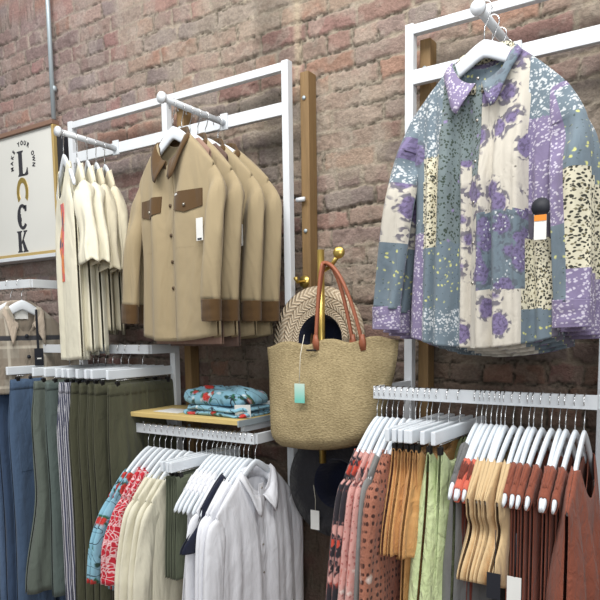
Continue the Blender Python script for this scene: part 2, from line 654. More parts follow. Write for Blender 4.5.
def brick_wall():
    def axis(a, b, lo, hi, fine, coarse):
        return np.concatenate([np.arange(a, lo, coarse), np.arange(lo, hi, fine), np.arange(hi, b + coarse, coarse)])
    xs = axis(-5.2, 2.2, -3.4, 0.05, 0.0052, 0.05)
    zs = axis(0.0, 3.7, 0.95, 3.10, 0.0052, 0.05)
    X, Z = np.meshgrid(xs, zs)
    wx = X + 0.020 * (fbm(X, Z, 9, 1, 3) - .5) + .03 * (fbm(X, Z, 2.5, 5, 2) - .5)
    wz = Z + 0.020 * (fbm(X, Z, 8, 2, 3) - .5) + .03 * (fbm(X, Z, 1.2, 6, 2) - .5)
    H = 0.0675
    row = np.floor(wz / H).astype(int)
    rr = np.random.RandomState(3)
    rowoff = rr.rand(200)
    header = rr.rand(200) < 0.18
    W = np.where(header[row % 200], 0.105, 0.205)
    off = (row % 2) * 0.5 + rowoff[row % 200] * 0.25
    q = wx / W + off
    colm = np.floor(q).astype(int)
    fx = (q - colm) * W
    fz = wz - row * H
    d = np.minimum(np.minimum(fx, W - fx), np.minimum(fz, H - fz))
    hsh = lambda k: ((np.sin(row * 12.9898 + colm * 78.233 + k * 37.719) * 43758.5453) % 1.0)
    h1, h2, h3, h4 = hsh(1), hsh(2), hsh(3), hsh(4)
    n1 = fbm(X, Z, 30, 21, 3)
    n2 = fbm(X, Z, 12, 31, 4)
    dd = d + 0.012 * (n1 - .5) + .010 * (fbm(X, Z, 70, 25, 2) - .5)
    mask = np.clip((dd - 0.0035) / 0.005, 0, 1)       # 1 on brick, 0 in mortar
    smear = np.clip((fbm(X, Z, 5, 51, 4) - 0.50) / 0.10, 0, 1)   # mortar smeared over brick faces
    wear = np.clip((n2 - .62) / .1, 0, 1)
    mortar_depth = -0.006 * (1 - smear * .75) * (0.5 + fbm(X, Z, 7, 61, 2))
    tilt = (h3 - .5) * 0.06 * (fz - H / 2)
    disp = mask * ((h1 - .5) * 0.006 + tilt) + (1 - mask) * mortar_depth - .006 * wear * mask + .005 * (n1 - .5) + 0.005 * (n2 - .5)
    crack = np.clip(1 - np.abs(dd - .003) / .0028, 0, 1) * np.clip((fbm(X, Z, 9, 71, 3) - .47) / .06, 0, 1)
    disp -= crack * .008
    pal = np.array([s2l(c) for c in ((150, 116, 102), (152, 128, 112), (142, 120, 110), (142, 106, 96), (154, 130, 114), (138, 122, 114), (156, 118, 96), (144, 120, 108))])
    ci = pal[(h2 * len(pal)).astype(int) % len(pal)]
    bright = (0.82 + .34 * h4)[..., None]
    bc = ci * bright * (0.82 + 0.36 * fbm(X, Z, 22, 81, 3))[..., None]
    mc = np.array(s2l((158, 144, 124))) * (0.80 + 0.4 * fbm(X, Z, 18, 91, 3))[..., None]
    k = np.clip(mask * (1 - .55 * smear), 0, 1)[..., None]
    col = bc * k + mc * (1 - k)
    blot = np.clip((fbm(X, Z, 16, 121, 4) - .52) / .08, 0, 1)[..., None] * .35
    col = col * (1 - blot) + np.array(s2l((166, 154, 138))) * blot
    lf = np.clip((-X - 1.7) / 1.0, 0, 1)[..., None]
    col = col * (1 + lf * np.array([-.02, -.05, .07]))
    # weathered dark flue stain and a paler plaster strip beside it
    xb = X + .03 * (fbm(X, Z, 6, 101, 3) - .5)
    st = np.clip(1 - np.abs(xb + 1.505) / .085, 0, 1) ** .5 * np.clip((Z - 2.05) / .2, 0, 1) * (0.55 + .5 * n2)
    col *= (1 - .55 * st)[..., None]
    pl = np.clip(1 - np.abs(xb + 1.385) / .022, 0, 1) * np.clip((Z - 2.3) / .2, 0, 1)
    col = col * (1 - .7 * pl[..., None]) + np.array(s2l((186, 168, 138))) * .7 * pl[..., None]
    # shade below the upper clothes, painted patchily into the lower courses
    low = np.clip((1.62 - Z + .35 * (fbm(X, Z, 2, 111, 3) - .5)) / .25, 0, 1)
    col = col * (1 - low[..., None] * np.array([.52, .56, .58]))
    col *= (1 - .62 * crack)[..., None]
    mb = bpy.data.meshes.new('wall_back')
    R_, C_ = X.shape
    V = np.stack([X, -disp, Z], -1).reshape(-1, 3)
    ii = np.arange(R_ * C_).reshape(R_, C_)
    Fq = np.stack([ii[:-1, :-1], ii[:-1, 1:], ii[1:, 1:], ii[1:, :-1]], -1).reshape(-1, 4)
    mb.vertices.add(len(V))
    mb.vertices.foreach_set('co', V.astype(np.float32).ravel())
    mb.loops.add(Fq.size)
    mb.loops.foreach_set('vertex_index', Fq.astype(np.int32).ravel())
    mb.polygons.add(len(Fq))
    mb.polygons.foreach_set('loop_start', np.arange(0, Fq.size, 4, dtype=np.int32))
    mb.polygons.foreach_set('loop_total', np.full(len(Fq), 4, dtype=np.int32))
    mb.update(calc_edges=True)
    mb.validate()
    a = mb.attributes.new('brick_colour', 'FLOAT_COLOR', 'POINT')
    a.data.foreach_set('color', np.concatenate([col, np.ones(col.shape[:2] + (1,))], -1).astype(np.float32).ravel())
    mb.polygons.foreach_set('use_smooth', [True] * len(mb.polygons))
    nt = NT('old_brick', 0.95, 0.15)
    at = nt.n('ShaderNodeAttribute', attribute_name='brick_colour').outputs['Color']
    g = nt.noise(nt.obj(), 90, 4.0, 0.65).outputs[0]
    hs = nt.n('ShaderNodeHueSaturation')
    nt.put(hs.inputs['Color'], at)
    nt.put(hs.inputs['Value'], nt.math('MULTIPLY_ADD', g, 0.9, 0.46))
    hs.inputs['Saturation'].default_value = 0.82
    nt.color(hs.outputs[0])
    b1 = nt.bump(nt.noise(nt.obj(), 60, 5.0, 0.7).outputs[0], 0.9, 0.010)
    nt.bump(nt.noise(nt.obj(), 300, 3.0, 0.6).outputs[0], 0.4, 0.002, b1)
    mb.materials.append(nt.m)
    o = bpy.data.objects.new('wall_back', mb)
    COL.objects.link(o)
    o['kind'] = 'structure'


brick_wall()
fl = MB().box(-5.2, 2.2, -4.5, 0.0, -0.05, 0.0).build('floor', 'floorwood', smooth=False)
fl['kind'] = 'structure'

# conduit pipe
cp = thing('conduit_pipe', (-2.757, -0.024, 2.60))
MB().tube([(0, 0, 0), (0, 0, 1.07)], 0.0105, 14).build('pipe', 'galv', cp)
MB().tube([(0, -.002, .14), (0, .016, .14)], 0.015, 14).build('pipe_clip', 'galv', cp)
tag(cp, 'thin galvanised metal conduit pipe running up the brick wall above the framed sign', 'pipe')

# ------------------------------------------------------------------ wall frames and battens


def frame(xs, z0, label):
    t = thing('wall_frame', (xs[0], -.08, z0))
    t['label'] = label
    t['category'] = 'display frame'
    ox, oz = xs[0], z0

    def bx(n, a, b, c, d, e, f_):
        box(n, a - ox, b - ox, c + .08, d + .08, e - oz, f_ - oz, 'white_metal', t)
    for x in xs:
        bx('upright', x - .014, x + .014, -.10, -.07, z0, 2.535)
    for a, b in zip(xs[:-1], xs[1:]):
        bx('top_rail', a + .014, b - .014, -.10, -.075, 2.502, 2.53)
        bx('lower_rail', a + .014, b - .014, -.10, -.078, 2.352, 2.396)
    return t


frame([-2.55, -1.965, -1.378], 0.0, 'white metal wall frame at left carrying the cream tops and tan jackets')
frame([-.905, -.315], 0.0, 'white metal wall frame at right carrying the floral patchwork shirts')
for x, lab in ((-1.925, 'wooden batten on the brick behind the rod of tan jackets'),
               (-1.327, 'tall dark wooden batten on the brick right of the left frame, behind the hats'),
               (-.872, 'wooden batten on the brick behind the left edge of the right frame')):
    t = thing('wall_batten', (x, -.03, 0))
    zl = 1.15 if x > -1.5 else 0.9
    box('board', -.018, .018, -.022, .03, zl, 2.50, 'stud', t, .003)
    for z in (2.41, 1.95, 1.2):
        MB().tube([(0, -.022, z), (0, -.027, z)], .007, 10).build('screw', 'galv', t)
    if x > -1.5:
        MB().tube([(-.03, -.034, 2.06), (.004, -.034, 2.06)], .008, 10).build('peg', 'white_metal', t)
    tag(t, lab, 'batten', 'wooden battens behind the frames')


def rod(x, label, L=.32):
    t = thing('hanging_rod', (x, -.10, 2.37))
    MB().tube([(0, 0, 0), (0, -L, .005)], .0115, 14).build('bar', 'white_metal', t)
    MB().tube([(0, -L, .005), (0, -L - .01, .005)], .019, 18).build('end_cap', 'white_metal', t)
    box('bracket', -.017, .017, -.006, .003, -.026, .034, 'white_metal', t)
    tag(t, label, 'rod', 'rods projecting from the frames')


rod(-2.251, 'short white rod projecting from the frame, carrying the cream tops', .285)
rod(-1.654, 'short white rod projecting from the frame, carrying the tan jackets')
rod(-.575, 'short white rod at top right, carrying the patchwork shirts')

RH = .036


def rail(x0, x1, y, ztop, label, arms=(True, True)):
    """flat display rail along the wall with arms back to the frame"""
    t = thing('display_rail', ((x0 + x1) / 2, y, ztop - RH))
    h = (x1 - x0) / 2
    box('bar', -h, h, -.006, .006, 0, RH, 'white_metal', t, .001)
    for s, on in ((-1, arms[0]), (1, arms[1])):
        if on:
            box('arm', s * h - .006, s * h + .006, .006, -y - .10, 0, RH, 'white_metal', t, .001)
    tag(t, label, 'rail', 'display rails along the wall')
    return t


rail(-.90, -.285, -.35, 1.427, 'white rail under the patchwork shirts, packed with hanging clothes')
rail(-1.965, -1.372, -.32, 1.243, 'white rail under the wooden shelf, packed with hangers')
rail(-2.80, -1.93, -.26, 1.545, 'white rail at left carrying the jeans and trousers', (True, True))
rail(-3.45, -2.565, -.33, 1.828, 'white rail below the framed sign carrying beige shackets')

# wooden shelf on the middle rail
sh = thing('wooden_shelf', (-1.725, -.2, 1.272))
box('board', -.305, .30, -.15, .11, 0, .018, 'shelf_top', sh, .002)
box('metal_edge', .301, .306, -.15, .11, -.006, .016, 'galv', sh, .001)
box('bracket', -.29, -.275, -.10, .10, -.03, 0, 'white_metal', sh, .001)
box('bracket', .275, .29, -.10, .10, -.03, 0, 'white_metal', sh, .001)
tag(sh, 'pale wooden shelf carrying the folded blue floral shirts', 'shelf')

# ------------------------------------------------------------------ framed sign and its shelf


def text_mesh(s, size, mat, parent, loc, rot=0.0, extrude=.0006, sx=1.0, bold=0.0, name='letter'):
    cu = bpy.data.curves.new('t', 'FONT')
    cu.body = s
    cu.size = size
    cu.extrude = extrude
    cu.offset = bold
    cu.align_x = 'CENTER'
    cu.align_y = 'CENTER'
    tmp = bpy.data.objects.new('t', cu)
    COL.objects.link(tmp)
    bpy.context.view_layer.update()
    me = bpy.data.meshes.new_from_object(tmp.evaluated_get(bpy.context.evaluated_depsgraph_get()))
    bpy.data.objects.remove(tmp)
    c, s_ = math.cos(rot), math.sin(rot)
    for v in me.vertices:
        x, y = v.co.x * sx, v.co.y
        v.co = (x * c - y * s_, -v.co.z, x * s_ + y * c)
    me.materials.clear()
    me.materials.append(M[mat])
    o = bpy.data.objects.new(name, me)
    COL.objects.link(o)
    o.location = loc
    if parent is not None:
        o.parent = parent
    return o


sg = thing('framed_sign', (-3.0, -.04, 1.992))
SW, SH = .262, .575
nt = NT('sign_paper', 0.5, 0.3)
nt.color(nt.mix(nt.noise(nt.obj(), 3, 2).outputs[0], s2l((206, 206, 200)), s2l((222, 221, 214))))
nt.b.inputs['Coat Weight'].default_value = 1.0
nt.b.inputs['Coat Roughness'].default_value = 0.04
M['sign_paper'] = nt.m
box('poster', -SW, SW, -.006, .0, 0.0, SH, 'sign_paper', sg, 0)
box('frame_top', -SW - .012, SW + .014, -.022, .02, SH, SH + .02, 'brown_frame', sg)
box('frame_bottom', -SW - .012, SW + .014, -.018, .02, -.016, 0, 'gold', sg)
box('frame_side', SW, SW + .014, -.018, .02, 0, SH, 'gold', sg)
box('frame_side', -SW - .014, -SW, -.018, .02, 0, SH, 'gold', sg)
box('dark_side_strip', SW + .014, SW + .06, .0, .03, .0, SH - .04, 'black_tag', sg)  # narrow dark strip along the right side of the sign
tag(sg, 'gold framed poster with the word LUCK in black letters and a gold horseshoe', 'sign')
cx = -.022


def letter(outlines, name, z, h, w, cx=cx):
    mb_ = MB()
    for o in outlines:
        mb_.prism([(cx + (x - .5) * w, z + y * h) for x, y in o], -.0075, -.006)
    mb_.build(name, 'black', sg, smooth=False)


letter([[(.10, 0), (.62, 0), (.62, .04), (.50, .10), (.50, .92), (.60, .96), (.60, 1), (.06, 1), (.06, .96), (.18, .92), (.18, .09), (.10, .04)],
        [(.50, .0), (.80, .0), (.97, .02), (.94, .30), (.88, .30), (.80, .14), (.66, .07), (.50, .06)]], 'letter', .375, .120, .092, .012)


def arc_band(ax, az, rx0, rz0, rx1, rz1, a0, a1, n=20):
    o = []
    for i in range(n + 1):
        a = a0 + (a1 - a0) * i / n
        o.append((ax + rx0 * math.cos(a), az + rz0 * math.sin(a)))
    for i in range(n, -1, -1):
        a = a0 + (a1 - a0) * i / n
        o.append((ax + rx1 * math.cos(a), az + rz1 * math.sin(a)))
    return o


cx = -.012
mbc = MB()
for k in range(12):                                        # letter C as a thick-left crescent of short prisms
    a0, a1 = PI * (.27 + 1.50 * k / 12), PI * (.27 + 1.50 * (k + 1) / 12)
    mbc.prism(arc_band(cx + .002, .180, .042, .062,   .042 - .034 * (1 - .45 * abs(math.sin(a0))), .046, a0, a1, 2), -.0075, -.006)
mbc.prism([(cx + .022, .206), (cx + .036, .206), (cx + .038, .234), (cx + .018, .234)], -.0075, -.006)
mbc.build('letter', 'black', sg, smooth=False)
letter([[(.04, 0), (.50, 0), (.50, .05), (.41, .08), (.41, .92), (.50, .95), (.50, 1), (.04, 1), (.04, .95), (.13, .92), (.13, .08), (.04, .05)],
        [(.41, .42), (.72, .92), (.64, .95), (.64, 1), (.98, 1), (.98, .95), (.88, .92), (.58, .54), (.44, .40)],
        [(.44, .52), (.60, .62), (.93, .08), (1.0, .05), (1.0, 0), (.56, 0), (.56, .05), (.64, .08)]], 'letter', .008, .105, .088)
cx = .002
mh = MB()
for k in range(24):
    a0, a1 = PI * (-.22 + 1.44 * k / 24), PI * (-.22 + 1.44 * (k + 1) / 24)
    mh.prism(arc_band(cx, .298, .046, .070, .026, .046, a0, a1, 2), -.0085, -.006)
mh.build('horseshoe', 'brass', sg, smooth=False)
cx = .016
for i, ch in enumerate('MAKE YOUR OWN'):
    if ch == ' ':
        continue
    a = PI * (1.06 - 1.12 * i / 12)
    text_mesh(ch, .028, 'black', sg, (cx + .088 * math.cos(a), -.0068, .435 + .095 * math.sin(a)), a - PI / 2, sx=.9, bold=.0012, name='letter')

lsf = thing('wall_shelf', (-3.05, -.12, 1.955))
box('board', -.75, .330, .035, .12, 0, .018, 'white_metal', lsf)
tag(lsf, 'white shelf directly under the framed LUCK sign', 'shelf')

# ------------------------------------------------------------------ hangers
NECK = -.086                                              # hanger neck below the rail top
HW = .200


def hz(u):
    """top line of a hanger arm at distance u from its neck (hanger-neck = 0)"""
    a = min(abs(u) / HW, 1.3)
    return -.152 * (a ** 1.34) - .002


def hook(parent):
    pts = []
    r = .0195
    for k in range(15):
        a = math.radians(205 - k * 17.5)
        pts.append((-r * math.cos(PI - a) if False else r * math.cos(a), 0, -r + .0022 + r * math.sin(a)))
    pts += [(.008, 0, -.048), (.001, 0, -.058), (0, 0, -.07), (0, 0, NECK - .01)]
    return MB().tube(pts, .0017, 6).build('hook', 'chrome', parent)


def make_hanger(hc=.029, th=.0056, HW=HW):
    t = thing('clothes_hanger')
    hook(t)
    b = MB()
    rows = []
    n = 33
    for i in range(n):
        u = -HW + 2 * HW * i / (n - 1)
        a = abs(u) / HW
        top = NECK + hz(u)
        hgt = hc - (hc - .024) * a
        if a < .2:
            hgt -= .006 * (1 - a / .2)
        endr = 1.0 if a < .97 else max(.55, 1 - (a - .97) / .03 * .45)
        mid = top - hgt / 2
        ring = []
        for k in range(10):
            an = 2 * PI * k / 10
            cx_, sx_ = math.cos(an), math.sin(an)
            ring.append((u, th * endr * math.copysign(abs(cx_) ** .6, cx_), mid + hgt / 2 * endr * math.copysign(abs(sx_) ** .8, sx_)))
        rows.append(ring)
    base = b.grid(rows, close_u=True)
    b.f.append(tuple(base + k for k in range(10)))
    b.f.append(tuple(base + (n - 1) * 10 + k for k in range(10)))
    b.build('shoulder_bar', 'white_plastic', t)
    return t


def make_clip_hanger():
    t = thing('clip_hanger')
    hook(t)
    box('bar', -.185, .185, -.0065, .0065, NECK - .042, NECK - .006, 'white_plastic', t, .003)
    MB().tube([(-.14, 0, NECK - .047), (.14, 0, NECK - .047)], .0016, 6).build('wire', 'chrome', t)
    for s in (-1, 1):
        box('clip', s * .135 - .009, s * .135 + .009, -.006, .006, NECK - .074, NECK - .052, 'dark_metal', t, .002)
        MB().tube([(s * .135, 0, NECK - .053), (s * .135, 0, NECK - .040)], .002, 6).build('clip_wire', 'chrome', t)
    return t


HG = make_hanger()
HB = make_hanger(.050, .0065, .183)
HN = make_hanger(.034, .0050, .125)
CH = make_clip_hanger()
used = {}

# ------------------------------------------------------------------ garments


class Shell:
    """front and back sheets of a hung garment. u across, v depth (front = -v), z down from the hanger neck."""

    def __init__(s, W0, prof, L, neck=.07, nf=.07, nb=.015, D=.02, D0=.009, A=.008, seed=0, straight=False,
                 hem=0.0, legs=0.0, ns=41, nt=40, freq=(3, 5, 8), power=3.0, hemfn=None):
        s.peak = 0.0
        s.W0, s.prof, s.L, s.neck, s.nf, s.nb, s.D, s.D0, s.A = W0, prof, L, neck, nf, nb, D, D0, A
        s.straight, s.hem, s.legs, s.ns, s.nt, s.power, s.hemfn = straight, hem, legs, ns, nt, power, hemfn
        r = random.Random(seed)
        s.w = [[(r.uniform(.5, 1) / (1 + .12 * k), k * r.uniform(.8, 1.2) / 2, r.uniform(0, 1), r.uniform(-.25, .25)) for k in freq] for _ in (0, 1)]

    def width(s, t):
        p = s.prof
        for (a, wa), (b, wb) in zip(p[:-1], p[1:]):
            if t <= b:
                k = (t - a) / (b - a)
                k = k * k * (3 - 2 * k)
                return wa + (wb - wa) * k
        return p[-1][1]

    def ztop(s, sv, front):
        u = sv * s.width(0)
        if s.straight:
            return -s.peak * (1 - math.exp(-((abs(u) - .132) / .035) ** 2))
        z = hz(u) + .008
        a = abs(u)
        if a < s.neck:
            z = hz(s.neck) + .008 + (0 if front else .004)
            z -= (s.nf if front else s.nb) * (1 - (a / s.neck) ** 2.2)
        return z

    def zbot(s, sv):
        z = -s.L - s.hem * (1 - sv * sv)
        if s.hemfn:
            z += s.hemfn(sv)
        return z

    def pt(s, sv, t, front):
        zt, zb = s.ztop(sv, front), s.zbot(sv)
        z = zt + (zb - zt) * t
        w = s.width(t)
        u = sv * w
        prof_s = max(0.0, 1 - abs(sv) ** s.power) ** .5
        if s.legs and t > s.legs:
            k = min(1, (t - s.legs) / .12)
            q = abs(2 * abs(sv) - 1)
            pl = max(0.0, 1 - q ** 3) ** .5
            prof_s = prof_s * (1 - k) + pl * k
            u = math.copysign(1, sv) * (abs(sv) * (w - .012 * k) + .012 * k) if sv != 0 else u
        grow = min(1, t / .35) ** .8
        dep = (s.D0 * min(1, t / .012 + (1 if (not s.straight and abs(sv) * s.width(0) < s.neck * .97) else 0)) ** .5 + (s.D - s.D0) * grow) * prof_s
        if not s.straight and t < .15 and abs(sv) * s.width(0) < s.neck:
            dep += .014 * (1 - (abs(sv) * s.width(0) / s.neck) ** 2) * (1 - t / .15)
        f = 0
        edge = 1 - abs(sv) ** 6
        for a, k, ph, dr in s.w[0 if front else 1]:
            f += a * math.sin(2 * PI * (k * sv + ph + dr * t))
        f *= s.A * min(1, t * 2.2 + (.25 if s.straight else .05)) * edge * .6
        v = dep + f * (1 if dep > .004 else .5)
        v = max(v, .0035 * min(1, t * 60))
        return u, (-v if front else v), z

    def surf(s, u, z):
        t = min(1, max(0, -z / s.L))
        sv = 0
        for _ in range(4):
            sv = max(-1, min(1, u / s.width(t)))
            zt, zb = s.ztop(sv, True), s.zbot(sv)
            t = min(1, max(0, (zt - z) / (zt - zb)))
        return s.pt(sv, t, True)[1]

    def build(s, name, mat, parent, solid=.0016, patch=None, uvo=0.0):
        b = MB()
        sl = [-1 + 2 * i / (s.ns - 1) for i in range(s.ns)]
        sl = [math.copysign(1 - (1 - abs(x)) ** 1.25, x) for x in sl]
        tl = [0, .006, .015] + [.03 + .97 * i / (s.nt - 1) for i in range(s.nt)]
        for front in (True, False):
            groups = [sl]
            if s.legs:
                groups = [[x for x in sl if x < -1e-6] + [-1e-7], [1e-7] + [x for x in sl if x > 1e-6]]
            for g in groups:
                P_ = [[s.pt(x, t, front) for x in g] for t in tl]
                P_ = [[(p[0], p[1], p[2] + NECK) for p in r] for r in P_]
                uv = []
                for r_ in P_:
                    xs_ = [r_[0][0]]
                    for p_, q_ in zip(r_[:-1], r_[1:]):
                        xs_.append(xs_[-1] + math.hypot(q_[0] - p_[0], q_[1] - p_[1]))
                    mid = xs_[len(xs_) // 2] - r_[len(r_) // 2][0]
                    uv.append([(x_ - mid + uvo + (0 if front else 3.0), p_[2]) for x_, p_ in zip(xs_, r_)])
                at = None
                if patch:
                    at = (lambda i, j, P_=P_, front=front: patch((P_[i][j][0] + P_[i][j + 1][0]) / 2, (P_[i][j][2] + P_[i + 1][j][2]) / 2 - NECK, front))
                b.grid(P_, uv, flip=not front, attr=at)
        return b.build(name, mat, parent, solid=solid, attr=patch is not None, fix=False)

    def slab(s, name, mat, parent, poly_fn, nu=8, nz=14, off=.001, th=.002, bevel=0):
        """thin raised cloth piece on the front. poly_fn(a,b)->(u,z), a,b in 0..1"""
        b = MB()
        G = []
        for i in range(nz + 1):
            row = []
            for j in range(nu + 1):
                u, z = poly_fn(j / nu, i / nz)
                v = s.surf(u, z)
                row.append((u, v, z + NECK))
            G.append(row)
        outer = [[(p[0], p[1] - off - th, p[2]) for p in r] for r in G]
        inner = [[(p[0], p[1] - off * .2, p[2]) for p in r] for r in G]
        b.grid(outer)
        b.grid(inner, flip=True)
        for rA, rB in ((outer[0], inner[0]), (outer[-1], inner[-1]), ([r[0] for r in outer], [r[0] for r in inner]), ([r[-1] for r in outer], [r[-1] for r in inner])):
            b.grid([rA, rB])
        return b.build(name, mat, parent)

    def button(s, mat, parent, u, z, r=.006, off=.004, name='button'):
        v = s.surf(u, z)
        return MB().tube([(u, v - off + .002, z + NECK), (u, v - off - .0015, z + NECK)], [r, r * .9], 12).build(name, mat, parent)


def rect(u0, u1, z0, z1):
    return lambda a, b: (u0 + (u1 - u0) * a, z0 + (z1 - z0) * b)


def sleeve(parent, mat, path, a, b_, name='sleeve', seed=0, amp=.004, n=20, patch=None, uvo=.5, solid=.0014, sub=8, ruffle=0.0):
    """path in (u, v, z) from shoulder to cuff; a: half width in the garment plane, b_: half depth"""
    r = random.Random(seed)
    ph = [r.uniform(0, 6.28) for _ in range(6)]
    path = [Vector(p) for p in path]
    N = len(path)
    rows, uvs = [], []
    T = (N - 1) * sub
    L = 0
    last = None
    for i in range(T + 1):
        x = i / sub
        k = min(int(x), N - 2)
        fr = x - k
        p0, p1, p2, p3 = path[max(k - 1, 0)], path[k], path[k + 1], path[min(k + 2, N - 1)]
        cr = lambda q0, q1, q2, q3: .5 * ((2 * q1) + (q2 - q0) * fr + (2 * q0 - 5 * q1 + 4 * q2 - q3) * fr ** 2 + (3 * q1 - q0 - 3 * q2 + q3) * fr ** 3)
        p = cr(p0, p1, p2, p3)
        d = (p2 - p1 + (p2 - p0) * (1 - fr) * .5 + (p3 - p1) * fr * .5).normalized()
        aa = a[k] * (1 - fr) + a[k + 1] * fr
        bb = b_[k] * (1 - fr) + b_[k + 1] * fr
        if last is not None:
            L += (p - last).length
        last = p
        side = Vector((d.z, 0, -d.x)).normalized()
        nrm = side.cross(d).normalized()
        t = i / T
        row, uvr = [], []
        for j in range(n):
            an = 2 * PI * j / n
            w = 1 + (amp / max(bb, .006)) * (math.sin(3 * an + ph[0] + 5 * t) + .7 * math.sin(2 * an + ph[1] - 4 * t) + .8 * math.sin(14 * t + ph[2] + an)) * min(1, t * 3)
            ru = ruffle * t ** 2.5 * (math.sin(7 * an + ph[3]) + .5 * math.sin(4 * an + ph[4]))
            q = p + side * ((aa + ru) * math.cos(an)) + nrm * ((bb * w + ru) * math.sin(an)) + d * (ru * .5)
            row.append((q.x, q.y, q.z + NECK))
            uvr.append((uvo + j / n * 2 * (aa + bb) * 1.2, -L))
        rows.append(row)
        uvs.append(uvr)
    m_ = MB()
    m_.grid(rows, uvs, close_u=True, attr=(lambda i, j: patch(j / n, i / T)) if patch else None)
    return m_.build(name, mat, parent, solid=solid, attr=patch is not None)


def collar(parent, mat, nu=.078, nv=.024, nf=.085, zs=-.036, fall=.050, tip=.012, spread=.030, name='collar', open_=.10, stand=.026):
    """shirt collar: stand plus a fold that lies over the shoulders and ends in two front points"""
    rows = [[], [], [], [], [], []]
    n = 41
    for i in range(n):
        q = -1 + 2 * i / (n - 1)
        an = q * (PI - open_)
        u, v = nu * math.sin(an), nv * math.cos(an)
        fr = (1 - math.cos(an)) / 2
        z = zs - nf * fr ** 1.7
        st = stand * (1 - .5 * fr)
        e = max(0, (abs(q) - .72) / .28) ** 1.5
        sg_ = 1 if u >= 0 else -1
        rows[0].append((u * .96, v, z - .012))
        rows[1].append((u * .95, v * .95, z + st - .002))
        rows[2].append((u * 1.02, v * 1.05 - .001 * fr, z + st + .002))
        for k, c_ in ((3, .35), (4, .7), (5, 1.0)):
            uu = u * (1.02 + .34 * c_) + sg_ * e * spread * c_
            vv = v * (1.1 + .5 * c_) - (.016 * fr * min(1, c_ * 1.6))
            zz = z + st - (fall + tip * e) * c_
            w = max(0, 1 - abs(v) / (nv * .9))
            lim = hz(uu) + .010 + .010 * (1 - c_)
            if zz < lim:
                zz = zz * (1 - w) + lim * w
            rows[k].append((uu, vv, zz))
    rows = [[(p[0], p[1], p[2] + NECK) for p in r_] for r_ in rows]
    b = MB()
    b.grid(rows)
    return b.build(name, mat, parent, solid=.0025)


def hang_tag(parent, mat, u, v, z, w=.035, h=.06, name='price_tag', string=0, bar=True):
    o = box(name, u - w / 2, u + w / 2, v - .0015, v, z - h + NECK, z + NECK, mat, parent, 0)
    if string:
        MB().tube([(u, v - .001, z + NECK), (u, v - .001, z + string + NECK)], .0008, 5).build('tag_string', 'string', parent)
    return o


# ---- individual makers (each returns a thing whose origin is the rail top, so it shares its hanger's place)


def jacket(name, body, trim, L=.715, seed=1, tagged=True, W=.212, label=''):
    t = thing(name)
    S = Shell(W, [(0, W), (.12, W + .002), (.5, W - .016), (1, W + .002)], L, .080, .105, .03, .034, .009, .026, seed, hem=.020, freq=(2, 3, 5))
    S.build('body', body, t, solid=.003)
    for s in (-1, 1):
        drop = .0
        sleeve(t, body, [(s * (W - .022), .004, hz(W) - .012), (s * (W + .012), 0, hz(W) - .085), (s * (W + .022), -.030, -.38), (s * (W + (.018 if s > 0 else .040)), -.040, -.605)],
               [.028, .041, .043, .040], [.012, .024, .026, .024], seed=seed + s, amp=.006, solid=.003)
        sleeve(t, trim, [(s * (W + (.018 if s > 0 else .040)), -.040, -.598), (s * (W + (.018 if s > 0 else .042)), -.040, -.635), (s * (W + (.018 if s > 0 else .044)), -.039, -.668)],
               [.042, .041, .040], [.028, .027, .026], name='cuff', seed=3, amp=.001, solid=.003)
    collar(t, trim, .078, .026, .100, fall=.066, tip=.006, spread=.026, open_=.12, stand=.030)
    S.slab('placket', body, t, rect(-.020, .020, -.135, -L - .008), 4, 40, .002, .003)
    for z in (-.17, -.27, -.37, -.46, -.55):
        S.button('button', t, 0, z, .0065, .008)
    for s in (-1, 1):
        S.slab('pocket_flap', trim, t, lambda a, b, s=s: (s * .105 + (a - .5) * .135, -.235 - .056 * b - .014 * b * (1 - abs(2 * a - 1))), 10, 6, .004, .003)
        S.slab('pocket', body, t, rect(s * .105 - .056, s * .105 + .056, -.25, -.42), 8, 8, .001, .0025)
        S.button('snap', t, s * .105, -.282, .0055, .0105, 'snap')
    if tagged:
        S.slab('woven_label', 'paper', t, rect(.050, .068, -.240, -.246), 2, 2, .008, .001)
        hang_tag(t, 'paper', .185, -.042, -.335, .034, .072)
        box('print', .174, .196, -.0442, -.0436, -.405 + NECK, -.399 + NECK, 'black', t, 0)
    return t


def patch_body(u, z, front):
    if not front:
        return [1, 5, 7, 2, 4][int((u + .5) / .11 + 3 * math.floor(z / .2)) % 5]
    if u < 0:
        if u > -.045:
            return 2 if z > -.29 else 3
        if u > -.10:
            return 2 if z > -.49 else (5 if z > -.66 else 1)
        if u > -.155:
            return 1 if z > -.27 else (0 if z > -.50 else (5 if z > -.66 else 1))
        return 1 if z > -.2 else (7 if z > -.46 else 4)
    if u < .125:
        return 3 if z > -.43 else (7 if z > -.62 else 3)
    if u < .19:
        return 1 if z > -.22 else (4 if z > -.44 else (6 if z > -.50 else (0 if z > -.67 else 5)))
    return 1 if z > -.25 else (4 if z > -.5 else 6)


def patch_sleeve_r(a, t):
    if a < .22 or a > .93:
        return 4 if t < .8 else 5
    return 4 if t < .06 else (1 if t < .30 else (5 if t < .66 else (0 if t < .9 else 4)))


def patch_sleeve_l(a, t):
    if a < .5:
        return [1, 7, 1, 3, 5][min(4, int(t * 5))]
    return [1, 4, 2, 3, 5, 4][min(5, int(t * 6))]


